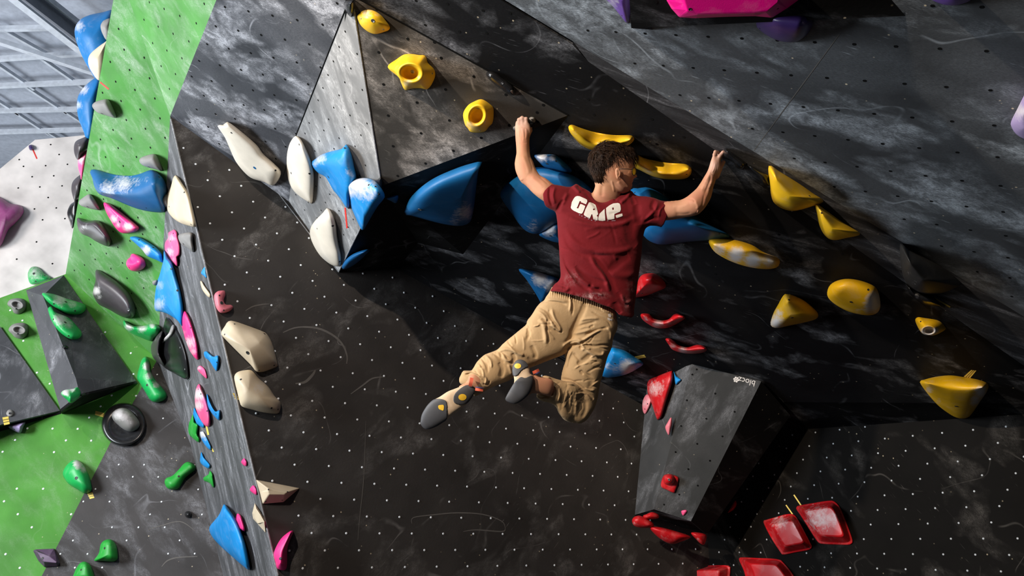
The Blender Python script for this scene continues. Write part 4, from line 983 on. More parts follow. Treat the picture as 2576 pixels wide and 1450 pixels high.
# --- right roof
H('pale lilac pear-shaped hold at the right frame edge', PR, 'D8', '1020,850 985,900 940,990 885,1100 882,1150 925,1220 1000,1266 1090,1266 1120,1050 1090,880', '1000,1060 1010,1160', .16, 'lilac', PU, N=44, chalk='960,1020,120,.7')
H('purple hold cut by the top frame edge, right of the black volume', PR, 'B6', '2010,-10 2080,25 2150,33 2210,21 2260,-5 2240,-60 2030,-60', '2140,-20', .10, 'purple', PU, N=36)
H('dark purple hold hanging below the black wedge volume', PR, 'B6', '963,145 985,182 1050,226 1120,251 1200,253 1262,216 1298,160 1302,125 1250,70 1000,70', '1120,150 1200,160', .12, 'deep_purple', PU, N=44, bolts='985,170,2')
H('light purple hold behind the left edge of the black wedge volume', PR, 'B6', '55,-10 110,50 150,100 194,138 210,0 200,-70 30,-70', '150,10', .08, 'purple', PU, N=36, chalk='100,10,60,.6', bolts='155,93,2')
H('magenta angular macro on the black wedge volume', TVF, 'B6', '420,-2 452,52 500,105 600,110 800,101 960,98 1060,107 1150,50 1225,-5 1180,-110 470,-110', '', .16, 'magenta', PI_, sharp=True, kind='frus', top='520,-20 532,20 545,70 610,88 800,84 950,80 1030,70 1090,20 1100,-10 1080,-60 530,-60', bolts='565,55,4 1093,52,3')
# --- low volume on the right
H('red triangular macro on the upper left face of the low volume', V2L, 'B2', '790,341 700,368 640,390 540,430 533,560 560,640 600,760 625,835 642,859 682,822 730,662 797,450 797,362', '620,520 690,500', .08, 'red', RE, n=2.6, bolts='625,780,2', chalk='620,530,110,.7 700,450,60,.4')
H('pale red oval chip on the left edge of the low volume', V2L, 'B2', '520,594 485,660 482,750 508,798 547,742 574,662 557,605', '525,690', .03, 'dusty_pink', RE, N=36, chalk='520,680,80,.6', bolts='508,745,1.8 535,690,1.8')
H('pale red sliver on the front ridge of the low volume', V2F, 'B2', '780,830 740,890 719,942 756,1020 777,960 791,890', '760,920', .03, 'dusty_pink', RE, N=32)
H('small blue hold beside the red triangular macro', V2L, 'B2', '804,348 830,392 862,420 887,440 858,470 825,487', '835,440', .03, 'blue', BL, N=28)
pk = H('red square hold with a round knob on the front of the low volume', V2F, 'D3', '388,550 410,530 430,520 480,528 532,553 522,620 505,670 490,692 430,667 372,632', '450,610', .03, 'red', RE, n=3.5, N=40)
H('round knob', V2F, 'D3', '390,565 400,530 445,518 485,530 503,570 490,610 445,625 402,608', '446,571', .10, 'red', None, parent=pk, part='knob', N=36, bolts='446,571,3', bolt_mat='steel')
H('tiny coral chip near the bottom edge of the low volume', V2F, 'D3', '558,858 600,847 609,865 575,900', '585,868', .015, 'pink', PI_, N=24)
UF = facing(1650, 1330, 6.15)
H('red wrinkled lump at the bottom left corner of the low volume', UF, 'D3', '108,950 118,920 145,903 195,903 290,958 303,1000 200,1012 130,992', '170,950 250,980', .07, 'red', RE, N=40, back=.07, chalk='125,970,30,.5')
H('red finger-like hold lying on the wrinkled red lump', UF, 'D3', '208,902 240,885 292,867 346,888 347,922 240,932', '270,905', .06, 'red', RE, N=36, back=.06)
H('red bowl-shaped hold hanging under the low volume', UF, 'D3', '268,1005 330,1000 400,1012 520,1045 620,1078 642,1100 560,1135 480,1159 400,1132 320,1072', '420,1060 520,1090', .09, 'red', RE, N=44, back=.09, chalk='400,1110,60,.4')
H('red pointed hold at the bottom right corner of the low volume', UF, 'D3', '647,1056 720,1054 787,1080 772,1156 740,1160 688,1112', '720,1090', .06, 'red', RE, N=36, back=.06, chalk='710,1115,30,.5')
H('dark red hold in the shade behind the low volume', W2, 'D3', '980,872 1020,810 1052,760 1062,800 1040,840 1010,862', '1030,820', .05, 'red', RE, N=28)
# --- red macros at the lower right
H('red flanged macro on the right wall, left one of the tilted pair', W2, 'B3', '1546,790 1568,768 1660,742 1762,714 1832,720 1882,790 1987,990 1997,1022 1970,1047 1850,1070 1732,1091 1700,1062 1610,922', '1790,880', .13, 'red', RE, kind='slab', N=60, chalk='1700,800,110,.6 1850,790,70,.55', bolts='1970,1025,1.6')
H('red flanged macro on the right wall, right one of the tilted pair, dustier', W2, 'B3', '1848,660 1878,634 2000,612 2152,589 2212,600 2272,682 2372,942 2362,992 2320,1002 2200,998 2090,991 2042,962 1900,742', '2110,770', .13, 'red', RE, kind='slab', top=.62, N=60, chalk='2060,760,150,.75 2180,760,100,.65 1970,700,80,.5', bolts='2255,685,1.6 2262,718,1.6')
H('red flanged macro at the bottom frame edge below the low volume', W2, 'D3', '453,1378 478,1357 730,1354 980,1352 1007,1390 1003,1450 990,1560 470,1560', '730,1470', .13, 'red', RE, kind='slab', N=60, bolts='738,1374,1.4 477,1380,1.4')
H('red flanged macro at the bottom frame edge below the tilted pair', W2, 'B3', '1318,1130 1348,1114 1500,1120 1682,1131 1742,1172 1832,1290 1860,1400 1700,1420 1440,1410 1362,1232', '1590,1270', .13, 'red', RE, kind='slab', N=60)
tape('thin yellow tape line above the dustier red macro', W2, 'B3', '1829,536 1905,648', 'tape_yellow', 3.2, 'yellow tape strips')
tape('thin yellow tape line above the left red macro of the tilted pair', W2, 'B3', '1756,630 1818,718', 'tape_yellow', 3.0, 'yellow tape strips')


# --- the maker's print on the low volume: white letters, upside down, and a small flower of dots
def print_letters(parent, pl, text, c_px, h_px, ang, mat):
    cu = bpy.data.curves.new('lettering', 'FONT'); cu.body = text; cu.size = 1.0; cu.align_x = 'CENTER'; cu.align_y = 'CENTER'; cu.extrude = .004; cu.resolution_u = 4
    t = bpy.data.objects.new('lettering', cu); COL.objects.link(t)
    dg = bpy.context.evaluated_depsgraph_get(); me = bpy.data.meshes.new_from_object(t.evaluated_get(dg))
    V = np.array([v.co[:] for v in me.vertices]); Fc = [tuple(p.vertices) for p in me.polygons]
    bpy.data.objects.remove(t); bpy.data.curves.remove(cu)
    a = math.radians(ang); c, s = math.cos(a), math.sin(a)
    P = np.stack([c_px[0] + h_px * (V[:, 0] * c - V[:, 1] * s) , c_px[1] - h_px * (V[:, 0] * s + V[:, 1] * c)], 1)
    W_ = pl.hits(P, .001 + V[:, 2] * .1)
    return mesh_obj('lettering', W_, Fc, mat, parent=parent, recalc=False)


lg = print_letters(v2, V2F, 'blocz', px('B2', [(1568, 455)])[0], 21, 180 - 15, M['white_panel'])
lg['label'] = 'white upside-down lettering'
V_, F_ = [], []
for dx, dy, r in [(0, 0, 9)] + [(21 * math.cos(t), 21 * math.sin(t), 10.5) for t in np.linspace(.3, .3 + 2 * math.pi, 6, endpoint=False)]:
    b = len(V_); c_ = px('B2', [(1458 + dx, 437 + dy)])[0]
    pts = [(c_[0] + r / 4.143 * math.cos(t), c_[1] + r / 4.143 * math.sin(t)) for t in np.linspace(0, 2 * math.pi, 10, endpoint=False)]
    V_ += list(V2F.hits(np.array(pts), .0015)); F_.append(list(range(b, b + 10)))
o_ = mesh_obj('printed_emblem', V_, F_, M['white_panel'], parent=v2, recalc=False); o_['label'] = 'white flower of dots'
# the single blue bolt of the long cream fin
for o_ in COL.objects:
    if o_.get('label', '').startswith('long cream fin'):
        bm_ = bmesh.new(); bm_.from_mesh(o_.data); bv_ = BVHTree.FromBMesh(bm_); bm_.free()
        c_ = px('R6', [(398, 404)])[0]
        disc_on(o_, bv_, np.array(o_['_org']), c_[0], c_[1], .013, M['blue_deep'], label='blue bolt cap')
        break

# ------------------------------------------------------------------ the climber
# Every body part and garment is an implicit solid in (pixel x, pixel y, depth in metres) around its own centre depth,
# inflated from its outline with a Poisson bulge, then meshed with surface nets at its real place and size.
def poly_mask(poly, X, Y):
    r = np.zeros(X.shape, bool); n = len(poly)
    for i in range(n):
        x1, y1 = poly[i]; x2, y2 = poly[(i + 1) % n]
        if y1 == y2: continue
        r ^= ((y1 > Y) != (y2 > Y)) & (X < (x2 - x1) * (Y - y1) / (y2 - y1) + x1)
    return r


def seg_dist(X, Y, a, b):
    ax, ay = a; dx, dy = b[0] - ax, b[1] - ay; L = dx * dx + dy * dy + 1e-9
    t = np.clip(((X - ax) * dx + (Y - ay) * dy) / L, 0, 1)
    return np.hypot(X - ax - t * dx, Y - ay - t * dy), t


def poly_dist(poly, X, Y):
    d = np.full(X.shape, 1e9)
    for i in range(len(poly)):
        d = np.minimum(d, seg_dist(X, Y, poly[i], poly[(i + 1) % len(poly)])[0])
    return d


def line_val(X, Y, pts):
    """value carried along a line of control points (x, y, value), taken at the nearest place on the line"""
    if len(pts) == 1: return np.full(X.shape, float(pts[0][2]))
    best = np.full(X.shape, 1e18); out = np.zeros(X.shape); wsum = np.zeros(X.shape)
    for a, b in zip(pts[:-1], pts[1:]):
        d, t = seg_dist(X, Y, a[:2], b[:2]); v = a[2] + (b[2] - a[2]) * t
        w = 1 / (d * d + 30) ** 2
        out += v * w; wsum += w
    return out / wsum


def poisson(m, h2):
    if min(m.shape) < 12:
        u = np.zeros(m.shape); it = 200
    else:
        M2 = np.pad(m, ((0, m.shape[0] % 2), (0, m.shape[1] % 2)))
        c = M2[0::2, 0::2].astype(int) + M2[1::2, 0::2] + M2[0::2, 1::2] + M2[1::2, 1::2]
        uc = poisson(c >= 2, h2 * 4)
        u = np.kron(uc, np.ones((2, 2)))[:m.shape[0], :m.shape[1]]; it = 70
    u = np.where(m, u, 0.0)
    for _ in range(it):
        n_ = np.zeros_like(u)
        n_[1:-1, 1:-1] = (u[2:, 1:-1] + u[:-2, 1:-1] + u[1:-1, 2:] + u[1:-1, :-2] + 4 * h2) / 4
        u = np.where(m, .3 * u + .7 * n_, 0.0)
    return u


class Field:
    def __init__(s, x0, x1, y0, y1, d0, d1, st=2.0, sd=.004):
        s.xs = np.arange(x0, x1 + st, st); s.ys = np.arange(y0, y1 + st, st); s.ds = np.arange(d0, d1 + sd, sd)
        s.f = np.full((len(s.xs), len(s.ys), len(s.ds)), .5, np.float32); s.st = st

    def sub(s, x0, x1, y0, y1, m=14):
        i0, i1 = np.searchsorted(s.xs, [x0 - m, x1 + m]); j0, j1 = np.searchsorted(s.ys, [y0 - m, y1 + m])
        return slice(i0, i1), slice(j0, j1)

    def join(s, si, sj, v, k, cut=False):
        a = s.f[si, sj]
        if k > 0:
            h = np.maximum(k - np.abs(a - v), 0) / k; r = np.minimum(a, v) - h * h * k / 4
        else: r = np.minimum(a, v)
        s.f[si, sj] = r

    def bulge(s, poly, dep, c=.72, k=.01, tmax=None, smooth=True, grow=0.0, ret=False, flat=1.0):
        P = closed_spline(poly, 160) if smooth else np.array(poly, float)
        si, sj = s.sub(P[:, 0].min(), P[:, 0].max(), P[:, 1].min(), P[:, 1].max())
        X, Y = np.meshgrid(s.xs[si], s.ys[sj], indexing='ij')
        ins = poly_mask(P, X, Y); dist = poly_dist(P, X, Y)
        sdf = np.where(ins, dist, -dist) + grow
        ins = sdf > 0
        D = line_val(X, Y, dep)
        mpp = float(np.mean([p[2] for p in dep])) / F_PX                      # metres per pixel
        h2 = (s.st * mpp) ** 2
        u = poisson(ins, h2)                                                   # lap(u) = -4 inside, 0 outside
        T2 = np.where(ins, np.maximum(c * c * u, .25 * np.maximum(sdf, 0) * mpp * s.st * mpp), sdf * mpp * .02)
        t = np.sqrt(np.maximum(T2, 0))
        if tmax is not None: t = tmax * np.tanh(t / tmax) if not np.isscalar(tmax) or tmax > 0 else t
        T2 = np.where(ins, t * t, T2)
        z = s.ds[None, None, :] - D[:, :, None]
        v = (z * z - T2[:, :, None]) / (np.abs(z) + t[:, :, None] + .012)
        v = np.maximum(v, (-sdf * mpp)[:, :, None] * .9)
        if ret: return si, sj, v, sdf * mpp
        s.join(si, sj, v.astype(np.float32), k)

    def cut(s, poly, r=.006):
        P = np.array(poly, float); si, sj = s.sub(P[:, 0].min(), P[:, 0].max(), P[:, 1].min(), P[:, 1].max(), 4)
        X, Y = np.meshgrid(s.xs[si], s.ys[sj], indexing='ij'); dd = poly_dist(P, X, Y) * .002
        s.f[si, sj] = np.maximum(s.f[si, sj], np.where(poly_mask(P, X, Y), dd, -dd)[:, :, None])

    def cone(s, a, b, k=.008, sq=1.0):
        """rounded cone from (x, y, depth, radius m) to another"""
        mpp = .5 * (a[2] + b[2]) / F_PX; m = max(a[3], b[3]) / mpp + 10
        si, sj = s.sub(min(a[0], b[0]), max(a[0], b[0]), min(a[1], b[1]), max(a[1], b[1]), m)
        X, Y, Z = np.meshgrid(s.xs[si] * mpp, s.ys[sj] * mpp, s.ds * sq, indexing='ij')
        A = np.array([a[0] * mpp, a[1] * mpp, a[2] * sq]); B = np.array([b[0] * mpp, b[1] * mpp, b[2] * sq]); d = B - A; L = d @ d + 1e-12
        t = np.clip(((X - A[0]) * d[0] + (Y - A[1]) * d[1] + (Z - A[2]) * d[2]) / L, 0, 1)
        v = np.sqrt((X - A[0] - t * d[0]) ** 2 + (Y - A[1] - t * d[1]) ** 2 + (Z - A[2] - t * d[2]) ** 2) - (a[3] + (b[3] - a[3]) * t)
        s.join(si, sj, v.astype(np.float32), k)

    def chain(s, pts, k=.006, k0=None, sq=1.0):
        for i, (a, b) in enumerate(zip(pts[:-1], pts[1:])): s.cone(a, b, k if i or k0 is None else k0, sq)

    def mesh(s, relax=1):
        V, Fc = surface_nets(s.f)
        for _ in range(relax): V = relax_mesh(V, Fc)
        P = np.stack([s.xs[0] + V[:, 0] * s.st, s.ys[0] + V[:, 1] * s.st], 1); d = s.ds[0] + V[:, 2] * (s.ds[1] - s.ds[0])
        return P, d, Fc


def surface_nets(f):
    S = f < 0; nx, ny, nz = f.shape
    cnt = np.zeros((nx - 1, ny - 1, nz - 1), np.uint8)
    for a in (0, 1):
        for b in (0, 1):
            for c in (0, 1): cnt += S[a:nx - 1 + a, b:ny - 1 + b, c:nz - 1 + c]
    idx = np.argwhere((cnt > 0) & (cnt < 8)); ii, jj, kk = idx.T
    vid = np.full(cnt.shape, -1, np.int32); vid[ii, jj, kk] = np.arange(len(idx))
    pos = np.zeros((len(idx), 3)); num = np.zeros(len(idx))
    cs = [(a, b, c) for a in (0, 1) for b in (0, 1) for c in (0, 1)]
    for p in range(8):
        for q_ in range(p + 1, 8):
            A, B = np.array(cs[p]), np.array(cs[q_])
            if np.abs(A - B).sum() != 1: continue
            va = f[ii + A[0], jj + A[1], kk + A[2]].astype(float); vb = f[ii + B[0], jj + B[1], kk + B[2]].astype(float)
            m = (va < 0) != (vb < 0); t = np.where(m, va / np.where(m, va - vb, 1), 0)
            pos += np.where(m[:, None], A + t[:, None] * (B - A), 0); num += m
    V = idx + pos / num[:, None]
    Fc = []
    for ax in range(3):
        sh = [slice(1, -1)] * 3; sh[ax] = slice(0, -1); sh2 = list(sh); sh2[ax] = slice(1, None)
        a, b = S[tuple(sh)], S[tuple(sh2)]
        e = np.argwhere(a != b); off = np.array([1, 1, 1]); off[ax] = 0; e = e + off
        o1, o2 = [(1, 2), (2, 0), (0, 1)][ax]
        u = np.zeros(3, int); u[o1] = 1; w = np.zeros(3, int); w[o2] = 1
        q4 = [vid[tuple((e - u - w).T)], vid[tuple((e - w).T)], vid[tuple(e.T)], vid[tuple((e - u).T)]]
        q4 = np.stack(q4, 1); flip = ~S[tuple(e.T)]
        q4[flip] = q4[flip][:, ::-1]; Fc.append(q4)
    Fc = np.vstack(Fc); Fc = Fc[(Fc >= 0).all(1)]
    return V, Fc


def relax_mesh(V, Fc, w=.5):
    acc = np.zeros_like(V); n = np.zeros(len(V))
    for i in range(4):
        a, b = Fc[:, i], Fc[:, (i + 1) % 4]
        np.add.at(acc, a, V[b]); np.add.at(acc, b, V[a]); np.add.at(n, a, 1); np.add.at(n, b, 1)
    return V * (1 - w) + w * acc / np.maximum(n, 1)[:, None]


def folds(P, d, Dm, strokes, T, gain=1.0):
    """cloth folds: each stroke is a line in a study crop with a width in crop pixels and a height in millimetres"""
    k_ = TAG[T][2]; out = np.zeros(len(d))
    for line, wd, amp in strokes:
        q_ = px(T, line); q_ = curve_px(q_, 16) if len(q_) > 2 else q_
        best = np.full(len(d), 1e9); par = np.zeros(len(d)); n = len(q_) - 1
        for i in range(n):
            dd, t = seg_dist(P[:, 0], P[:, 1], q_[i], q_[i + 1]); m = dd < best
            best[m] = dd[m]; par[m] = (i + t[m]) / n
        w = wd / k_
        fade = np.clip(np.sin(np.pi * np.clip(par, .02, .98)) * 1.6, 0, 1)
        out += gain * amp * .001 * fade * np.exp(-(best / w) ** 2)
    out = np.where(out < 0, .008 * np.tanh(out / .008), .015 * np.tanh(out / .015))
    front = np.clip((Dm - d) / .02, 0, 1)
    return d - out * front


def person_part(name, P, d, Fc, mat, parent, attr=None):
    V = at_arr(P, d)
    o = mesh_obj(name, V, Fc, mat, parent=parent, smooth=True, recalc=False)
    return o


def skin_mat():
    m, nt, bs = new_mat('skin')
    tc = nd(nt, 'ShaderNodeTexCoord'); a = noise(nt, tc.outputs['Object'], 9, 4, .6); b = noise(nt, tc.outputs['Object'], 160, 2, .6)
    c = mix(nt, rng(nt, a, .35, .7), (.46, .235, .135, 1), (.50, .215, .135, 1))
    c = mix(nt, rng(nt, b, .62, .72, 0, .35), c, (.36, .15, .08, 1))
    at_ = nd(nt, 'ShaderNodeAttribute', attribute_name='chalk')
    c = mix(nt, mth(nt, 'MULTIPLY', at_.outputs['Fac'], .6), c, (.66, .47, .42, 1))
    nt.links.new(c, bs.inputs['Base Color']); bs.inputs['Roughness'].default_value = .66; bs.inputs['Specular IOR Level'].default_value = .3
    bs.inputs['Subsurface Weight'].default_value = .12; bs.inputs['Subsurface Radius'].default_value = (.012, .005, .003); bs.inputs['Subsurface Scale'].default_value = 1.0
    return m


def cloth_mat(name, col, rough=.85, dust=0.0, bump=.3, dustcol=(.6, .5, .5)):
    m, nt, bs = new_mat(name)
    tc = nd(nt, 'ShaderNodeTexCoord')
    v = rng(nt, noise(nt, tc.outputs['Object'], 7, 4, .6), .3, .7, .88, 1.1)
    bc = nd(nt, 'ShaderNodeVectorMath', operation='SCALE'); bc.inputs[0].default_value = col
    nt.links.new(v, bc.inputs['Scale'])
    at_ = nd(nt, 'ShaderNodeAttribute', attribute_name='chalk')
    f = mth(nt, 'MULTIPLY', at_.outputs['Fac'], rng(nt, noise(nt, tc.outputs['Object'], 45, 5, .75), .42, .75))
    nt.links.new(mix(nt, f, bc.outputs[0], (*dustcol, 1)), bs.inputs['Base Color'])
    bs.inputs['Roughness'].default_value = rough; bs.inputs['Specular IOR Level'].default_value = .2
    bs.inputs['Sheen Weight'].default_value = .05
    bp = nd(nt, 'ShaderNodeBump'); bp.inputs['Strength'].default_value = bump; bp.inputs['Distance'].default_value = .004
    nt.links.new(noise(nt, tc.outputs['Object'], 26, 6, .65, .5), bp.inputs['Height']); nt.links.new(bp.outputs[0], bs.inputs['Normal'])
    return m


M['skin'] = skin_mat()
M['shirt'] = cloth_mat('maroon_cotton', (.135, .0042, .0080), bump=.35, dustcol=(.55, .40, .40))
M['khaki'] = cloth_mat('khaki_cotton', (.43, .29, .155), bump=.5)
M['print'] = cloth_mat('white_print', (.70, .66, .61), bump=.2)
M['print_dim'] = plain('faded_print', (.34, .20, .24), .8)
M['rubber'] = plain('grey_rubber', (.052, .052, .057), .6)
M['suede'] = cloth_mat('beige_suede', (.58, .43, .29), bump=.3)
M['dot'] = plain('yellow_dot', (.78, .47, .03), .5)
M['tab'] = plain('orange_tab', (.60, .10, .05), .7)
M['tab2'] = plain('navy_tab_stripe', (.05, .04, .13), .7)
M['lens'] = plain('amber_lens', (.55, .34, .05), .1)


def hair_mat():
    m, nt, bs = new_mat('brown_hair')
    tc = nd(nt, 'ShaderNodeTexCoord')
    mp = nd(nt, 'ShaderNodeMapping'); nt.links.new(tc.outputs['Object'], mp.inputs[0]); mp.inputs['Scale'].default_value = (1, 1, .35)
    n_ = noise(nt, mp.outputs[0], 55, 4, .7, .8)
    nt.links.new(mix(nt, rng(nt, n_, .35, .68), (.010, .005, .003, 1), (.050, .022, .010, 1)), bs.inputs['Base Color'])
    bs.inputs['Roughness'].default_value = .55; bs.inputs['Specular IOR Level'].default_value = .22
    return m


M['hair'] = hair_mat()

climber = empty('person', at(1470, 760, 4.12))
tag(climber, 'person in maroon T-shirt and khaki trousers hanging by both hands, seen from behind', 'person')

# ---- body: arms, hands, neck, head, trunk and legs as one surface
DL, DR = 4.20, 4.02                       # depth of the left and right hand holds
DH_L = V1R.depth(1318, 305); DH_R = LIP.depth(1818, 388)
sk = Field(1120, 1680, 340, 1040, 3.84, 4.40, 1.8, .0045)
skl = Field(1280, 1450, 284, 530, 4.02, 4.42, 1.0, .0028)
skr = Field(1600, 1840, 370, 590, 3.84, 4.24, 1.0, .0028)
# trunk and legs, under the clothes
for a, b in (((1480, 545, 4.14, .07), (1500, 640, 4.16, .07)), ((1500, 640, 4.16, .07), (1475, 750, 4.18, .05)), ((1430, 505, 4.13, .05), (1600, 520, 4.12, .05)),
             ((1445, 800, 4.18, .05), (1290, 880, 4.13, .04)), ((1290, 880, 4.13, .04), (1200, 958, 4.01, .028)),
             ((1495, 800, 4.18, .05), (1465, 995, 4.17, .04)), ((1465, 995, 4.17, .04), (1375, 980, 4.02, .028))):
    sk.cone(a, b, .05, 1.0)
# left arm
skl.bulge(px('LA', '200,310 184,390 174,480 178,560 176,640 160,720 146,800 145,850 155,920 180,990 214,1058 250,1105 300,1140 345,1185 420,1262 500,1328 570,1375 640,1420 760,1420 790,1250 760,1160 690,1110 630,1062 585,1030 540,1008 502,980 470,930 440,870 412,790 380,730 360,650 347,560 346,480 345,400 320,310'),
         [(1318, 330, DH_L - .06), (1312, 400, DH_L - .10), (1322, 450, 4.17), (1370, 482, 4.13), (1400, 500, 4.12)], .70, .012)
skl.bulge(px('LA', '174,510 164,450 157,380 156,310 160,258 185,235 240,228 300,225 345,232 366,270 378,320 380,365 362,410 345,450 343,530 335,640 270,680 200,640 180,560'), [(1312, 400, DH_L - .10), (1318, 350, DH_L - .06), (1314, 310, DH_L - .045)], .55, .03)
dh = DH_L - .045
fl = lambda s, r: [(*px('LA', [(x, y)])[0], dh + z, r * w) for x, y, z, w in s]
FR = .0092
skl.chain(fl([(186, 300, -.004, 1.05), (182, 240, -.010, .95), (184, 222, .012, .9), (190, 250, .036, .8)], FR), .004, .012)      # little finger, tucked lower
skl.chain(fl([(215, 290, -.006, 1.1), (204, 182, -.012, .98), (208, 178, .014, .92), (212, 215, .040, .85)], FR), .004, .012)
skl.chain(fl([(262, 285, -.008, 1.15), (250, 158, -.014, 1.08), (254, 152, .014, 1.0), (262, 190, .042, .9)], FR), .004, .012)
skl.chain(fl([(322, 285, -.006, 1.15), (308, 170, -.012, 1.05), (312, 168, .014, .98), (325, 205, .040, .88)], FR), .004, .012)
skl.chain(fl([(335, 420, .012, 1.3), (368, 340, .036, 1.25), (372, 270, .050, 1.05)], FR), .005, .012)                             # thumb, on the far side
for (x, y, z) in ((205, 232, .0), (250, 232, .0), (300, 232, .0)):                                                            # knuckles
    skl.cone((*px('LA', [(x, y + 14)])[0], dh - .010, .0085), (*px('LA', [(x, y + 26)])[0], dh - .010, .008), .012)
# right arm
skr.bulge(px('RA', '0,1010 60,995 150,986 250,976 330,964 420,920 500,858 580,785 640,702 700,608 765,518 800,430 832,350 890,340 925,400 915,500 882,560 868,622 858,700 845,780 826,870 800,950 750,1040 690,1122 612,1192 530,1220 400,1244 230,1277 100,1292 0,1300 -80,1240 -80,1060'),
         [(1655, 535, 4.10), (1700, 530, 4.09), (1760, 520, 4.05), (1775, 480, DH_R + .02), (1795, 440, DH_R - .03)], .70, .012)
dr = DH_R - .035
skr.bulge(px('RA', '768,520 800,420 822,340 842,288 880,282 930,300 948,345 950,400 946,460 925,540 885,604 850,700 780,720 720,640'), [(1788, 455, DH_R - .02), (1790, 425, dr - .01), (1802, 395, dr)], .58, .03)
fr = lambda s, r: [(*px('RA', [(x, y)])[0], dr + z, r * w) for x, y, z, w in s]
skr.chain(fr([(868, 335, -.004, 1.1), (866, 250, -.010, 1.0), (880, 205, -.002, .95), (915, 212, .024, .88), (950, 225, .04, .8)], FR), .004, .012)   # index with bent tip
skr.chain(fr([(915, 345, -.004, 1.1), (950, 268, -.008, 1.0), (1000, 212, -.004, .92), (1030, 196, .012, .85)], FR), .004, .012)                        # middle reaching the grip
skr.chain(fr([(920, 350, .012, 1.1), (945, 270, .022, .98), (985, 232, .030, .9), (1025, 222, .04, .82)], FR), .004, .012)
skr.chain(fr([(925, 380, .024, 1.05), (955, 300, .040, .92), (990, 262, .048, .85), (1025, 250, .054, .78)], FR), .004, .012)
skr.chain(fr([(905, 590, .006, 1.35), (945, 480, .020, 1.35), (985, 400, .024, 1.15), (1012, 362, .024, 1.0)], FR), .006, .014)                        # thumb
# neck and head
sk.bulge(px('HD', '588,700 585,780 562,850 530,930 560,1040 700,1080 880,1040 960,960 960,860 930,760 880,640 820,600 700,600'), [(1512, 500, 4.10), (1520, 450, 4.08)], .66, .02, tmax=.075)
sk.bulge(px('HD', '560,560 530,460 540,340 600,240 720,170 860,160 1000,190 1110,240 1170,300 1192,380 1190,430 1205,500 1198,560 1202,590 1226,622 1215,645 1184,655 1168,675 1166,705 1146,732 1157,765 1132,815 1100,858 1020,886 940,878 880,840 830,780 760,740 660,740 590,660'),
         [(1500, 420, 4.08), (1540, 430, 4.08), (1600, 440, 4.10)], .62, .012, tmax=.094)
ear = px('HD', '888,560 892,525 915,500 945,500 968,530 975,580 965,622 948,648 936,682 918,668 902,630')
sk.bulge(ear, [(1553, 436, 3.992)], .5, .006, tmax=.012)
sk.cone((*px('HD', [(960, 590)])[0], 4.02, .012), (*px('HD', [(950, 610)])[0], 4.0, .008), .01)
parts_ = []
P, d, Fc = sk.mesh(1)
d = folds(P, d, np.full(len(P), 4.12), [('930,535 948,580 938,630', 11, -6), ('905,520 930,508 955,530', 8, 2), ('835,690 860,780 880,870', 14, 3.5), ('700,760 690,850 690,940', 30, -3), ('935,700 980,760 1060,820', 26, 4), ('960,660 1000,720 1080,790', 26, -3),
                                      ('1090,560 1140,590 1180,640', 24, 3), ('1110,480 1150,500 1190,520', 16, -5)], 'HD')
parts_.append((P, d, Fc))
P, d, Fc = skl.mesh(1)
d = folds(P, d, line_val(P[:, 0], P[:, 1], [(1318, 330, DH_L - .03), (1312, 400, DH_L - .07), (1330, 450, 4.17), (1400, 500, 4.12)]),
          [('330,560 345,680 372,790 400,880 400,960', 16, -5), ('250,700 300,780 340,900 350,980', 26, 4), ('225,1040 250,1075', 22, 7), ('290,1060 370,1100 470,1180 540,1260', 26, -3), ('380,1020 460,1080 560,1180', 28, 4),
           ('500,1010 560,1060 640,1130', 14, -5), ('270,500 275,420 262,330', 10, 2.5), ('310,470 318,400 312,300', 9, 2.5), ('290,450 292,380 286,300', 8, -3), ('225,440 228,380 232,300', 8, -2.5), ('200,520 330,520', 10, -2.5), ('185,560 180,660', 18, 2)], 'LA', .55)
parts_.append((P, d, Fc))
P, d, Fc = skr.mesh(1)
d = folds(P, d, line_val(P[:, 0], P[:, 1], [(1655, 535, 4.12), (1700, 530, 4.11), (1760, 520, 4.07), (1775, 480, DH_R + .04), (1795, 440, DH_R)]),
          [('805,555 800,640 770,720 730,820 700,900', 18, -6), ('840,640 800,760 760,870 720,960', 18, 4), ('790,545 740,640 690,740 660,840', 22, 4), ('700,880 690,960 670,1060 640,1130', 18, -6), ('590,1150 630,1165', 26, 7),
           ('560,980 600,1060 590,1120', 22, 4), ('250,1180 380,1190 500,1170', 20, -4), ('200,1060 340,1060 470,1020', 34, 4), ('450,950 520,960 560,1000', 16, -3), ('880,380 860,470 830,530', 10, 3), ('915,380 905,480 880,550', 10, -3), ('800,530 830,560 870,590', 10, -3)], 'RA', .55)
parts_.append((P, d, Fc))
off_ = np.cumsum([0] + [len(p[0]) for p in parts_[:-1]])
P = np.vstack([p[0] for p in parts_]); d = np.concatenate([p[1] for p in parts_]); Fc = np.vstack([p[2] + o for p, o in zip(parts_, off_)])
body = person_part('body', P, d, Fc, M['skin'], climber)
ch = np.zeros(len(P))
for x, y, r in ((*px('LA', [(255, 190)])[0], 26), (*px('RA', [(960, 260)])[0], 22), (*px('RA', [(880, 420)])[0], 18)):
    ch = np.maximum(ch, np.exp(-((P[:, 0] - x) ** 2 + (P[:, 1] - y) ** 2) / r ** 2))
a_ = body.data.attributes.new('chalk', 'FLOAT', 'POINT'); a_.data.foreach_set('value', ch)

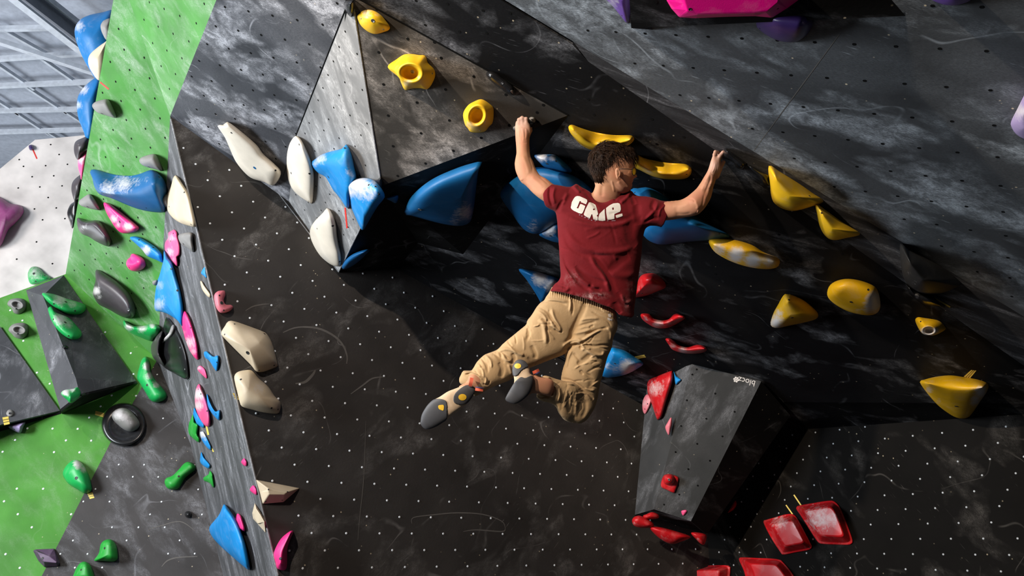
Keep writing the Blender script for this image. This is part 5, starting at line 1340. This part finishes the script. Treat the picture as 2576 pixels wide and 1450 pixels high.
# ---- hair
hf = Field(1470, 1620, 345, 475, 3.93, 4.24, 1.3, .0035)
hp_ = px('HD', '500,390 512,320 545,240 600,188 640,142 720,103 790,110 860,112 960,148 1080,175 1150,213 1200,268 1217,330 1205,395 1188,432 1140,425 1062,432 1020,455 975,500 915,500 888,545 876,590 842,622 830,680 800,742 750,748 700,752 660,765 620,735 590,715 570,660 545,580 520,480')
hf.bulge(hp_, [(1500, 420, 4.075), (1540, 420, 4.075), (1600, 420, 4.09)], .66, .01, tmax=.104)
P, d, Fc = hf.mesh(1)
rs = np.random.RandomState(5)
V = at_arr(P, d)
n1 = np.zeros(len(V))
for _ in range(70):                                     # waves and locks over the scalp
    c = rs.uniform([1480, 358], [1605, 462]); a = rs.uniform(-.9, .9) + 1.2; L, w = rs.uniform(9, 20), rs.uniform(2.0, 4.0)
    dx, dy = P[:, 0] - c[0], P[:, 1] - c[1]; bend = rs.uniform(-.03, .03)
    u = dx * math.cos(a) + dy * math.sin(a); v = -dx * math.sin(a) + dy * math.cos(a) + bend * u * u
    n1 += rs.uniform(-.004, .006) * np.exp(-(u / L) ** 2 - (v / w) ** 2)
cen = at(1540, 425, 4.09); dirn = V - cen; dirn /= np.linalg.norm(dirn, axis=1)[:, None]
V = V + dirn * n1[:, None]
HV = [V]; HF = [tuple(f) for f in Fc]; nb = len(V)
front = np.where(d < 4.12)[0]
for t_ in range(3200):                                  # loose strands lying over the locks
    i = rs.choice(front); p0 = V[i] + dirn[i] * .001; px_, py_ = P[i]
    a = 1.35 + .5 * math.sin(px_ * .09 + py_ * .05) + rs.normal(0, .28) + (.5 if px_ > 1560 else 0)
    g_ = RT * math.cos(a) * (1 if rs.rand() < .8 else -1) - UP * math.sin(a)
    if py_ < 385: g_ = g_ + RT * rs.normal(.2, .8)
    g_ = g_ - dirn[i] * (g_ @ dirn[i]) ; g_ /= np.linalg.norm(g_) + 1e-9
    L = rs.uniform(.018, .042); sid = np.cross(g_, dirn[i]); sid /= np.linalg.norm(sid) + 1e-9; w = rs.uniform(.0006, .0014)
    pts = []
    for s in (0, .35, .7, 1.0):
        c = p0 + g_ * L * s + dirn[i] * (.003 * math.sin(math.pi * s * .9) - .005 * s * s) + sid * L * .25 * s * s * rs.uniform(-1, 1)
        ww = w * (1 - s) ** .6
        pts += [c - sid * ww, c + sid * ww, c + dirn[i] * ww * 1.2]
    HV.append(np.array(pts))
    for s in range(3):
        for q_ in range(3): HF.append((nb + 3 * s + q_, nb + 3 * s + (q_ + 1) % 3, nb + 3 * s + 3 + (q_ + 1) % 3, nb + 3 * s + 3 + q_))
    nb += 12
hair = mesh_obj('hair', np.vstack(HV), HF, M['hair'], parent=climber, smooth=True, recalc=False)
hair['label'] = 'short wavy dark brown hair'

# ---- T-shirt
sf = Field(1340, 1715, 445, 860, 3.90, 4.34, 1.6, .0042)
torso = np.vstack([px('P', '1420,500 1436,474 1446,464 1452,463 1463,471 1480,480 1490,488 1499,497 1510,504 1522,502 1534,491 1548,486 1558,485 1566,490 1575,484 1587,480.5 1593,487 1600,500 1622,540'),
                   px('SH', '1062,480 1060,600 1052,700 1037,830 1018,960 1003,1080 990,1180 975,1300 985,1420 960,1560 700,1530 400,1420 160,1320 70,1200 100,1090 122,1048 150,1010 185,985 208,930 203,850 197,750 190,620 180,500 174,380 165,270 200,150')])
dt = [(1500, 490, 4.11), (1500, 560, 4.12), (1505, 680, 4.13), (1480, 780, 4.12)]
sf.bulge(torso, dt, .42, .02, tmax=.155)
sf.bulge(px('SH', '-40,40 -10,0 30,-30 75,-30 110,-26 140,-24 200,-14 262,-2 330,20 400,120 380,260 280,330 200,290 160,262 105,238 50,225 -10,190 -40,120'), [(1366, 498, 4.12), (1420, 510, 4.12)], .62, .03)
sf.bulge(px('SH', '900,60 960,95 1030,98 1100,100 1180,116 1265,146 1341,150 1400,160 1420,260 1390,380 1330,440 1262,425 1225,414 1180,408 1130,412 1085,440 1040,520 940,480 900,300'), [(1590, 510, 4.115), (1680, 530, 4.10)], .60, .04)
sf.cut(px('SH', '24,78 44,36 78,-10 100,-60 -120,-80 -140,260 60,300 108,240 60,210 44,188 30,140'))
sf.cut(px('SH', '1341,120 1337,230 1308,340 1284,394 1263,418 1240,520 1500,520 1500,60'))
sf.cut(px('SH', '-40,1080 122,1092 160,1094 240,1106 330,1130 420,1152 540,1190 640,1233 720,1258 780,1292 820,1338 880,1354 948,1367 975,1340 1150,1330 1150,1700 -40,1700'))
P, d, Fc = sf.mesh(1)
Dm = line_val(P[:, 0], P[:, 1], dt)
rip = [('547,58 576,100 617,137 671,133 721,87 779,66', 9, 5), ('530,75 570,130 617,165 680,160 740,110 800,85', 9, -4), ('205,245 330,290 460,345 600,372 760,372 900,335 985,275', 26, -9), ('290,330 420,370 560,400 720,400 870,372 960,330', 30, 8),
       ('250,420 320,540 420,620 560,660 760,680 900,655', 30, 6), ('230,480 300,620 420,700 600,715 760,700', 22, -5),
       ('545,690 600,790 660,870 720,960 760,1080 800,1180', 26, -11), ('520,720 570,820 640,900 690,1000 720,1100', 22, 9), ('560,690 700,690 860,670 960,620', 26, 6),
       ('360,820 440,900 540,960 640,990 700,1000', 20, -10), ('340,850 420,960 520,1030 610,1060', 18, 8), ('215,700 260,820 340,930 430,1030 500,1080', 18, -8), ('200,640 235,780 290,900 380,1010', 20, 7),
       ('710,890 780,820 850,760 930,720', 40, -10), ('700,880 800,920 900,930 1000,900', 34, 8), ('960,330 930,460 940,560 1000,620', 40, -10), ('1000,180 1010,300 1030,400', 30, -9),
       ('500,1020 560,1060 640,1080', 16, -8), ('490,1060 580,1110 660,1130', 14, 6), ('790,1100 850,1200 920,1240', 22, -9), ('840,1120 880,1210 960,1190', 18, 8), ('770,1200 800,1280 820,1330', 26, -12),
       ('125,1060 200,1060 260,1080 300,1050', 18, 9), ('160,1020 230,1030 280,1060', 12, -7), ('250,130 205,190 175,260', 16, -8), ('285,60 250,130 220,190', 18, 7),
       ('100,0 90,70 100,150 130,210', 12, -6), ('150,0 130,90 150,180', 14, 6), ('330,-20 370,20 420,60', 16, 10), ('380,-10 420,40 470,50', 12, -8), ('440,20 500,110 560,190 600,250', 14, -6),
       ('950,45 880,130 830,170', 18, 9), ('935,70 960,130 980,190', 16, -9), ('830,60 790,110 770,150', 13, -6), ('1190,130 1160,210 1210,260', 16, -6), ('1230,150 1200,230 1150,290 1090,350', 16, 7), ('1310,180 1250,240 1230,320', 12, 5), ('1080,380 1150,330 1230,330', 16, -6)]
rw = np.random.RandomState(4)
for _ in range(45):
    c = rw.uniform([190, 260], [1010, 1150]); an = rw.normal(.25, .5) + (.6 if c[1] > 700 else 0); L = rw.uniform(40, 140); v_ = np.array([math.cos(an), math.sin(an)]) * L; n_v = np.array([-v_[1], v_[0]]) * rw.uniform(-.2, .2)
    rip.append(('%.0f,%.0f %.0f,%.0f %.0f,%.0f' % (*(c - v_), *(c + n_v), *(c + v_)), rw.uniform(8, 20), rw.uniform(-2.6, 2.6)))
d = folds(P, d, Dm, rip, 'SH', 1.25)
# a raised hem band along the bottom and the cuffs
for a, b in zip(px('SH', '126,1080 330,1118 540,1178 720,1244 800,1318 942,1350')[:-1], px('SH', '126,1080 330,1118 540,1178 720,1244 800,1318 942,1350')[1:]):
    dd, _ = seg_dist(P[:, 0], P[:, 1], a, b); d = d - .0018 * np.exp(-(dd / 5) ** 4) * (d < Dm)
shirt = person_part('t_shirt', P, d, Fc, M['shirt'], climber)
ch = np.zeros(len(P))
for x, y, rx, ry, v in ((530, 1140, 120, 26, 1.0), (620, 1130, 60, 20, .9), (330, 960, 70, 60, .28), (960, 1040, 50, 90, .3), (900, 1230, 60, 80, .25)):
    c = px('SH', [(x, y)])[0]
    ch = np.maximum(ch, v * np.exp(-((P[:, 0] - c[0]) / (rx / 4.144)) ** 2 - ((P[:, 1] - c[1]) / (ry / 4.144)) ** 2))
a_ = shirt.data.attributes.new('chalk', 'FLOAT', 'POINT'); a_.data.foreach_set('value', ch)

# ---- the print on the back: bold white letters lying on the cloth
bm_ = bmesh.new(); bm_.from_mesh(shirt.data); bv_s = BVHTree.FromBMesh(bm_); bm_.free(); org_s = np.array(shirt['_org'])


def on_cloth(P, lift):
    out = []
    for x, y in P:
        rd = ray(x, y); rd = rd / np.linalg.norm(rd); h, n_, _, _ = bv_s.ray_cast(Vector(EYE - org_s), Vector(rd))
        out.append((np.array(h) + org_s - rd * lift) if h is not None else at(x, y, 4.0))
    return np.array(out)


def drape(name, T, outer, mat, parent, holes=(), lift=.0022, step=1.5, label=None):
    O = px(T, outer); Hs = [px(T, h) for h in holes]
    xs = np.arange(O[:, 0].min() - 1, O[:, 0].max() + 1, step / TAG[T][2] * 1.8); ys = np.arange(O[:, 1].min() - 1, O[:, 1].max() + 1, step / TAG[T][2] * 1.8)
    X, Y = np.meshgrid(xs, ys, indexing='ij'); m = poly_mask(O, X, Y)
    for h in Hs: m &= ~poly_mask(h, X, Y)
    # snap the rim cells to the outline for clean edges
    idx = -np.ones(X.shape, int); pts = []; Fq = []
    cm = m[:-1, :-1] | m[1:, :-1] | m[:-1, 1:] | m[1:, 1:]
    used = np.zeros(X.shape, bool)
    for i, j in np.argwhere(cm):
        for a, b in ((0, 0), (1, 0), (1, 1), (0, 1)): used[i + a, j + b] = True
    loops = [O] + Hs
    for i, j in np.argwhere(used):
        p = np.array([X[i, j], Y[i, j]])
        if not m[i, j]:
            best = None
            for Lp in loops:
                for k in range(len(Lp)):
                    a, b = Lp[k], Lp[(k + 1) % len(Lp)]; ab = b - a; t = min(1, max(0, ((p - a) @ ab) / (ab @ ab + 1e-9))); c = a + t * ab; dd = np.hypot(*(p - c))
                    if best is None or dd < best[0]: best = (dd, c)
            p = best[1]
        idx[i, j] = len(pts); pts.append(p)
    for i, j in np.argwhere(cm): Fq.append((idx[i, j], idx[i + 1, j], idx[i + 1, j + 1], idx[i, j + 1]))
    V = on_cloth(pts, lift)
    o = mesh_obj(name, V, Fq, mat, parent=parent, recalc=False, merge=1e-5)
    if label: o['label'] = label
    return o


for lb, outer, hs in (
    ('white letter G', '222,1075 232,1020 262,965 285,938 315,927 350,930 440,968 465,985 468,1010 447,1054 386,1026 370,1024 376,1008 352,1004 320,1085 305,1110 330,1118 340,1094 352,1068 362,1048 382,1052 437,1078 420,1130 395,1185 378,1197 340,1188 260,1150 228,1125 216,1100', ()),
    ('white letter R', '492,1025 515,1022 560,1040 592,1062 610,1110 624,1165 632,1205 612,1222 618,1240 628,1240 622,1300 560,1282 545,1210 535,1200 505,1270 455,1245 418,1218 415,1200 440,1130', ('562,1115 588,1122 575,1145 552,1138',)),
    ('white letter I', '652,1198 730,1122 742,1300 700,1306 640,1300 632,1280 640,1240', ()),
    ('white letter P', '752,1110 800,1072 860,1040 930,1032 958,1042 970,1065 978,1130 965,1165 930,1180 880,1200 878,1250 880,1275 830,1285 775,1290 768,1260 755,1180', ('845,1105 872,1102 870,1135 850,1140',)),
    ('white full stop', '898,1220 998,1192 1005,1230 985,1240 915,1262 903,1250', ())):
    drape('printed_letter', 'HD', outer, M['print'], shirt, hs, label=lb)
for s in ('345,1205 365,1212 358,1222 340,1216', '380,1222 398,1228 392,1240 376,1234', '425,1246 448,1252 442,1262 420,1256', '478,1268 500,1274 496,1284 476,1279', '525,1288 545,1292 543,1302 524,1299', '580,1298 602,1302 600,1310 580,1308', '768,1300 788,1297 790,1306 770,1310', '835,1298 870,1292 900,1296 895,1306 860,1308 836,1308'):
    drape('printed_mark', 'HD', s, M['print_dim'], shirt, (), step=1.2, lift=.0012)

# ---- trousers
tf = Field(1148, 1562, 722, 1072, 3.84, 4.40, 1.6, .0042)
DP = 4.13
seat = px('TR', '1040,-40 985,40 955,100 925,150 880,182 840,260 900,420 1100,520 1240,560 1400,560 1560,560 1640,470 1662,400 1655,330 1640,240 1600,205 1560,110 1400,20 1200,-30')
leg_l = px('TR', '985,90 925,150 880,180 830,240 790,300 750,350 738,392 680,440 620,490 560,538 500,590 452,640 400,665 330,690 290,718 240,770 205,830 182,856 130,856 98,862 78,900 60,940 66,985 100,1005 180,1060 215,1117 282,1092 370,1040 480,992 560,962 610,932 700,872 760,840 880,790 1000,742 1125,692 1200,620 1260,500 1290,300 1250,110')
leg_r = px('TR', '1250,200 1400,170 1560,195 1640,240 1657,330 1662,430 1625,520 1608,620 1565,720 1535,830 1510,920 1488,1000 1468,1120 1440,1220 1400,1295 1360,1350 1312,1386 1230,1390 1150,1370 1100,1330 1080,1240 1085,1080 1092,940 1108,850 1135,755 1130,690 1140,560 1180,400')
shin = px('TR', '945,908 900,915 880,926 920,940 960,965 1000,985 1016,1000 1020,1060 1004,1112 950,1108 868,1084 846,1094 850,1130 900,1166 990,1190 1040,1226 1070,1290 1105,1332 1160,1372 1230,1390 1312,1386 1400,1290 1435,1200 1425,1165 1340,1075 1270,1010 1200,970 1120,960 1040,940')
dl = [(1430, 790, DP), (1330, 830, 4.11), (1250, 880, 4.08), (1190, 965, 3.99)]
dR = [(1490, 790, DP), (1480, 900, 4.14), (1460, 1020, 4.15)]
dS = [(1460, 1020, 4.13), (1420, 1000, 4.07), (1370, 985, 4.00)]
tf.bulge(seat, [(1400, 780, DP), (1540, 800, DP)], .42, .02, tmax=.115)
tf.bulge(leg_l, dl, .60, .022, tmax=.105)
tf.bulge(leg_r, dR, .60, .010, tmax=.11)
tf.bulge(shin, dS, .60, .006, tmax=.085)
P, d, Fc = tf.mesh(1)
Dm = np.full(len(P), 4.16)
rip = [('1340,150 1320,230 1280,320 1230,420 1205,520', 22, -17), ('1205,430 1190,520 1130,600', 20, -12), ('985,330 1010,400 1060,450 1100,470', 12, 12), ('1020,430 1070,465 1110,460', 9, -9), ('1000,230 1020,310 1070,400 1095,450', 12, 9), ('970,240 985,320 1030,400', 9, -8),
       ('930,160 1040,165 1150,190', 9, -6), ('940,130 1050,140 1160,160', 12, 5), ('860,210 930,240 980,300 1000,370', 12, -8), ('850,250 920,300 960,370 1010,420', 11, 8), ('1180,90 1190,170 1180,260', 10, 7), ('1200,130 1215,220 1200,300', 8, -6),
       ('870,330 920,400 940,500 945,590', 22, 12), ('935,420 960,500 965,580', 12, -10), ('760,390 770,470 740,560', 14, -6), ('450,650 560,640 680,690 720,700', 16, 10), ('600,680 620,740 580,790', 16, -14), ('500,690 540,750 600,760', 12, 9), ('400,680 470,730 520,780', 10, -7), ('330,700 380,760 390,830', 10, 7), ('290,730 340,800 350,880', 9, -6), ('250,790 300,860 310,930', 9, 6),
       ('470,770 500,840 480,930', 20, -14), ('560,790 580,850 600,900', 14, 9), ('750,720 810,780 830,810', 16, -6), ('790,600 830,680 830,740', 18, -8),
       ('1110,620 1180,560 1260,545 1300,570', 16, 16), ('1130,640 1190,620 1250,590 1290,600 1290,640', 11, -16), ('1170,590 1250,570 1310,610 1340,640', 10, 12), ('1240,570 1330,540 1440,470 1520,430', 12, 8), ('1300,590 1420,610 1520,600 1600,610', 12, -8), ('1330,640 1420,690 1510,700 1525,660', 14, 12), ('1400,690 1330,750 1260,800', 22, -14), ('1200,650 1160,740 1140,830', 14, 8), ('1200,480 1290,470 1400,440', 14, 7), ('1230,420 1330,390 1450,360', 12, -6), ('1270,350 1380,330 1480,330', 12, 6), ('1330,500 1450,450 1560,420', 10, -7),
       ('1400,260 1480,300 1560,350 1600,410', 8, -5), ('1480,200 1530,250 1600,270', 9, 5), ('1560,420 1600,470 1600,560', 14, 8), ('1480,620 1560,640 1600,620', 9, -7),
       ('1090,940 1180,965 1270,1010 1340,1075 1425,1160', 14, -22), ('1150,985 1240,1000 1330,1070 1410,1160', 12, 16), ('1060,1010 1080,1100 1060,1180', 14, 9), ('1030,1000 1040,1090 1010,1160', 10, -9), ('1290,1060 1380,1100 1420,1150', 10, -6), ('1360,880 1400,960 1380,1060', 26, -6), ('1180,1060 1160,1180 1180,1290', 16, -6), ('1240,1100 1250,1220 1240,1330', 18, 6), ('1340,1150 1340,1250 1300,1340', 18, -5),
       ('850,1110 900,1130 950,1120 1000,1125', 8, -7), ('880,1150 930,1140 980,1150', 7, 6), ('80,880 160,880 240,900 300,950', 10, 9), ('300,990 350,1000 370,960', 8, -8), ('120,900 200,880 270,910', 8, -7), ('230,880 330,930 320,1010', 9, 6), ('180,860 240,830 300,830', 8, -4)]
rw = np.random.RandomState(11)
for _ in range(130):                                    # small crumples across the limbs
    ax = rw.randint(3)
    if ax == 0: c = np.array([1010, 330]) + (np.array([230, 830]) - np.array([1010, 330])) * rw.rand() + rw.normal(0, 60, 2); an = math.radians(58) + rw.normal(0, .5)
    elif ax == 1: c = np.array([1430, 330]) + (np.array([1330, 1150]) - np.array([1430, 330])) * rw.rand() + rw.normal(0, 70, 2); an = math.radians(-15) + rw.normal(0, .5)
    else: c = np.array([1300, 1200]) + (np.array([980, 1040]) - np.array([1300, 1200])) * rw.rand() + rw.normal(0, 50, 2); an = math.radians(95) + rw.normal(0, .5)
    L = rw.uniform(25, 85); v_ = np.array([math.cos(an), math.sin(an)]) * L; n_v = np.array([-v_[1], v_[0]]) * rw.uniform(-.25, .25)
    rip.append(('%.0f,%.0f %.0f,%.0f %.0f,%.0f' % (*(c - v_), *(c + n_v), *(c + v_)), rw.uniform(5, 12), rw.uniform(-6.5, 6.5) * (1 if ax < 2 else .4)))
d = folds(P, d, Dm, rip, 'TR', 1.25)
# gathered waistband
wb = px('TR', '1010,75 1180,95 1340,145 1500,190 1640,250')
for a, b in zip(wb[:-1], wb[1:]):
    dd, t = seg_dist(P[:, 0], P[:, 1], a, b)
    d = d - .005 * np.sin(P[:, 0] * 1.15) * np.exp(-(dd / 7) ** 2) * (d < Dm)
# open cuffs: push the cloth inside the rim back around the ankle
trousers = person_part('trousers', P, d, Fc, M['khaki'], climber)
bm_ = bmesh.new(); bm_.from_mesh(trousers.data); bv_s = BVHTree.FromBMesh(bm_); bm_.free(); org_s = np.array(trousers['_org'])
for s in ('1568,285 1590,278 1604,300 1596,318 1574,312', '1562,320 1585,325 1600,345 1585,352 1566,340', '1592,335 1612,330 1612,352 1600,350'):
    drape('printed_mark', 'TR', s, M['white_panel'], trousers, (), step=1.6, lift=.0015, label='small pale printed logo on the back pocket')

# ---- ankles are body; shoes
# ---- ankles showing between cuff and shoe (part of the body surface, added as its continuation)
af = Field(1130, 1400, 905, 1045, 3.80, 4.12, 1.3, .0035)
af.bulge(px('FT', '800,600 830,530 880,495 960,495 1030,540 1062,600 1062,660 1040,740 960,780 880,760 800,700'), [(1185, 960, 3.965), (1210, 975, 3.97)], .60, .01, tmax=.045)
af.bulge(px('FT', '690,690 720,660 800,630 870,640 880,700 800,720 720,720'), [(1170, 972, 3.95)], .55, .015)
af.bulge(px('FT', '1780,520 1850,505 1950,540 2060,560 2120,600 2135,680 2110,780 2080,830 1990,815 1880,790 1800,790 1740,820 1700,760 1730,640'), [(1330, 970, 3.955), (1390, 975, 3.985)], .58, .01, tmax=.05)
P, d, Fc = af.mesh(1)
bA = at_arr(P, d)
me = body.data
bm_ = bmesh.new(); bm_.from_mesh(me)
base = len(bm_.verts); og = np.array(body['_org']); vs = [bm_.verts.new(tuple(v - og)) for v in bA]
for f in Fc:
    nf = bm_.faces.new([vs[i] for i in f]); nf.smooth = True
bm_.to_mesh(me); bm_.free()


def shoe(label, out, dep, patches, dots, c=.5, tm=.045):
    O = px('FT', out); x0, x1, y0, y1 = O[:, 0].min() - 16, O[:, 0].max() + 16, O[:, 1].min() - 16, O[:, 1].max() + 16
    fl_ = Field(x0, x1, y0, y1, 3.74, 4.10, 1.0, .003)
    fl_.bulge(O, dep, c, .006, tmax=tm)
    P, d, Fc = fl_.mesh(1)
    o = person_part('climbing_shoe', P, d, Fc, M['suede'], climber); o['label'] = label
    for nm, poly, lift in patches:
        g = Field(x0, x1, y0, y1, 3.74, 4.10, 1.0, .003)
        si, sj, v, _ = g.bulge(O, dep, c, .0, tmax=tm, ret=True, grow=lift / .002)
        Q = closed_spline(px('FT', poly), 120)
        X, Y = np.meshgrid(g.xs[si], g.ys[sj], indexing='ij'); dd = poly_dist(Q, X, Y); sd = np.where(poly_mask(Q, X, Y), -dd, dd) * .002
        g.f[si, sj] = np.maximum(v - lift, sd[:, :, None])
        p2, d2, f2 = g.mesh(1)
        pt = person_part(nm, p2, d2, f2, M['rubber'], o)
    bmx = bmesh.new()
    for c_ in [o] + list(o.children):
        bmx.from_mesh(c_.data)
    bv = BVHTree.FromBMesh(bmx); bmx.free()
    for nm, poly, mt in dots:
        Q = px('FT', poly); Q = closed_spline(Q, 28) if len(Q) > 4 else closed_spline(Q, 28, False)
        cc = Q.mean(0); V = []; Fq = []
        for s in (1.0, .66, .33, .02):
            for x, y in cc + (Q - cc) * s:
                rd = ray(x, y); rd = rd / np.linalg.norm(rd); h, *_r = bv.ray_cast(Vector(EYE - np.array(o['_org'])), Vector(rd))
                V.append((np.array(h) + np.array(o['_org']) - rd * .0015) if h is not None else at(x, y, dep[0][2]))
        n = len(Q)
        for s in range(3):
            for k in range(n): Fq.append((s * n + k, s * n + (k + 1) % n, (s + 1) * n + (k + 1) % n, (s + 1) * n + k))
        Fq.append(list(range(3 * n, 4 * n)))
        mesh_obj(nm, V, Fq, M[mt], parent=o, recalc=False, smooth=True)
    return o


circ = lambda cx, cy, rx, ry: ' '.join('%.1f,%.1f' % (cx + rx * math.cos(t), cy + ry * math.sin(t)) for t in np.linspace(0, 2 * math.pi, 14, endpoint=False))
s1 = shoe('beige climbing shoe with grey rubber sole, on the stretched-out leg',
          '118,1190 116,1250 165,1310 230,1326 340,1290 420,1242 500,1192 600,1112 700,1042 790,970 825,930 880,862 930,765 926,700 880,668 800,662 700,690 620,720 520,760 400,838 300,890 222,960 160,1050 130,1120',
          [(1070, 1060, 3.955), (1130, 1010, 3.93), (1180, 980, 3.945)],
          [('toe_rubber', '112,1190 125,1120 160,1045 222,955 300,885 370,868 450,880 495,905 508,950 512,1050 506,1180 440,1236 340,1296 230,1332 160,1316 110,1255', .0035),
           ('heel_rubber', '640,780 720,708 800,664 880,664 932,705 935,765 880,866 820,935 740,958 660,946 615,920 608,850', .0035)],
          [('heel_dot', circ(745, 845, 62, 49), 'dot'), ('sole_mark', '378,975 420,962 460,970 455,1045 420,1040 385,1020', 'dot')])
s2 = shoe('beige climbing shoe with grey rubber, on the bent leg, sole partly turned away',
          '1508,440 1520,360 1560,300 1620,278 1690,298 1740,360 1762,410 1775,480 1812,522 1818,620 1790,722 1740,812 1650,892 1560,937 1470,927 1403,880 1430,800 1488,700 1530,620 1524,520',
          [(1290, 990, 3.945), (1310, 960, 3.93), (1310, 925, 3.945)],
          [('toe_rubber', '1398,884 1430,795 1488,695 1538,618 1600,560 1640,538 1700,552 1780,520 1818,530 1822,620 1795,725 1742,818 1650,898 1560,943 1470,932', .0035),
           ('heel_rubber', '1502,440 1515,358 1556,296 1620,272 1694,294 1750,370 1700,400 1640,440 1580,512 1518,520', .0035)],
          [('heel_dot', circ(1585, 370, 51, 39), 'dot')])


def loop_tab(parent, T, a, b, w, d, mat, sag=.012):
    A, B = px(T, [a])[0], px(T, [b])[0]; n = 10; V = []; Fq = []
    t_ = (B - A) / np.linalg.norm(B - A); nn = np.array([-t_[1], t_[0]]) * w / TAG[T][2] / 2
    for i in range(n + 1):
        s = i / n; c = A + (B - A) * s; z = d - sag * math.sin(math.pi * s)
        for sg, dz in ((-1, 0), (1, 0), (1, .003), (-1, .003)): V.append(at(*(c + nn * sg), z + dz))
    for i in range(n):
        for k in range(4): Fq.append((4 * i + k, 4 * i + (k + 1) % 4, 4 * i + 4 + (k + 1) % 4, 4 * i + 4 + k))
    Fq += [(0, 1, 2, 3), tuple(4 * n + k for k in (3, 2, 1, 0))]
    return mesh_obj('pull_tab', V, Fq, M[mat], parent=parent, smooth=False)


loop_tab(s1, 'FT', (890, 550), (862, 680), 52, 3.915, 'tab'); loop_tab(s1, 'FT', (940, 722), (1058, 738), 44, 3.905, 'tab', .004); loop_tab(s1, 'FT', (945, 690), (1062, 705), 14, 3.900, 'tab2', .004)
loop_tab(s2, 'FT', (1815, 475), (1910, 430), 46, 3.945, 'tab', .012); loop_tab(s2, 'FT', (1850, 495), (1925, 455), 18, 3.94, 'tab2', .008)

# ---- glasses
gl_ = empty('glasses', at(1590, 425, 4.02)); gl_.parent = climber
gl_.location = Vector(at(1590, 425, 4.02)) - Vector(climber['_org'])


def wire(name, pts, r, mat, parent, closed=False):
    pts = np.array(pts); n = len(pts); V = []; Fq = []; K = 8
    for i in range(n):
        t_ = pts[(i + 1) % n] - pts[i - 1] if closed else pts[min(i + 1, n - 1)] - pts[max(i - 1, 0)]
        t_ = t_ / np.linalg.norm(t_); u = np.cross(t_, FW + .3 * UP); u /= np.linalg.norm(u); w = np.cross(t_, u)
        for k in range(K): V.append(pts[i] + (u * math.cos(2 * math.pi * k / K) + w * math.sin(2 * math.pi * k / K)) * r)
    for i in range(n if closed else n - 1):
        for k in range(K): Fq.append((i * K + k, i * K + (k + 1) % K, ((i + 1) % n) * K + (k + 1) % K, ((i + 1) % n) * K + k))
    if not closed: Fq += [list(range(K)), list(range((n - 1) * K, n * K))]
    return mesh_obj(name, V, Fq, mat, parent=parent, smooth=True)


hd = lambda x, y: px('HD', [(x, y)])[0]
wire('temple', [at(*hd(930, 520), 3.99), at(*hd(1000, 515), 3.982), at(*hd(1080, 516), 3.985), at(*hd(1150, 522), 4.0)], .0018, M['bolt'], gl_)
rim = [np.array(at(*hd(1178 + 30 * math.cos(t), 552 + 62 * math.sin(t)), 4.005 + .035 * (math.cos(t) * .5 + .5))) for t in np.linspace(0, 2 * math.pi, 20, endpoint=False)]
wire('rim', rim, .0020, M['bolt'], gl_, True)
c_ = sum(rim) / len(rim)
mesh_obj('lens', list(np.array(rim)) + list(np.array(rim) + FW * .002), [list(range(20)), list(range(39, 19, -1))] + [(i, 20 + i, 20 + (i + 1) % 20, (i + 1) % 20) for i in range(20)], M['lens'], parent=gl_)
rim2 = [p + RT * .0 + FW * .062 + RT * .012 for p in rim]
wire('rim', rim2, .0020, M['bolt'], gl_, True)

# origins were only bookkeeping
for o_ in COL.objects:
    if '_org' in o_: del o_['_org']
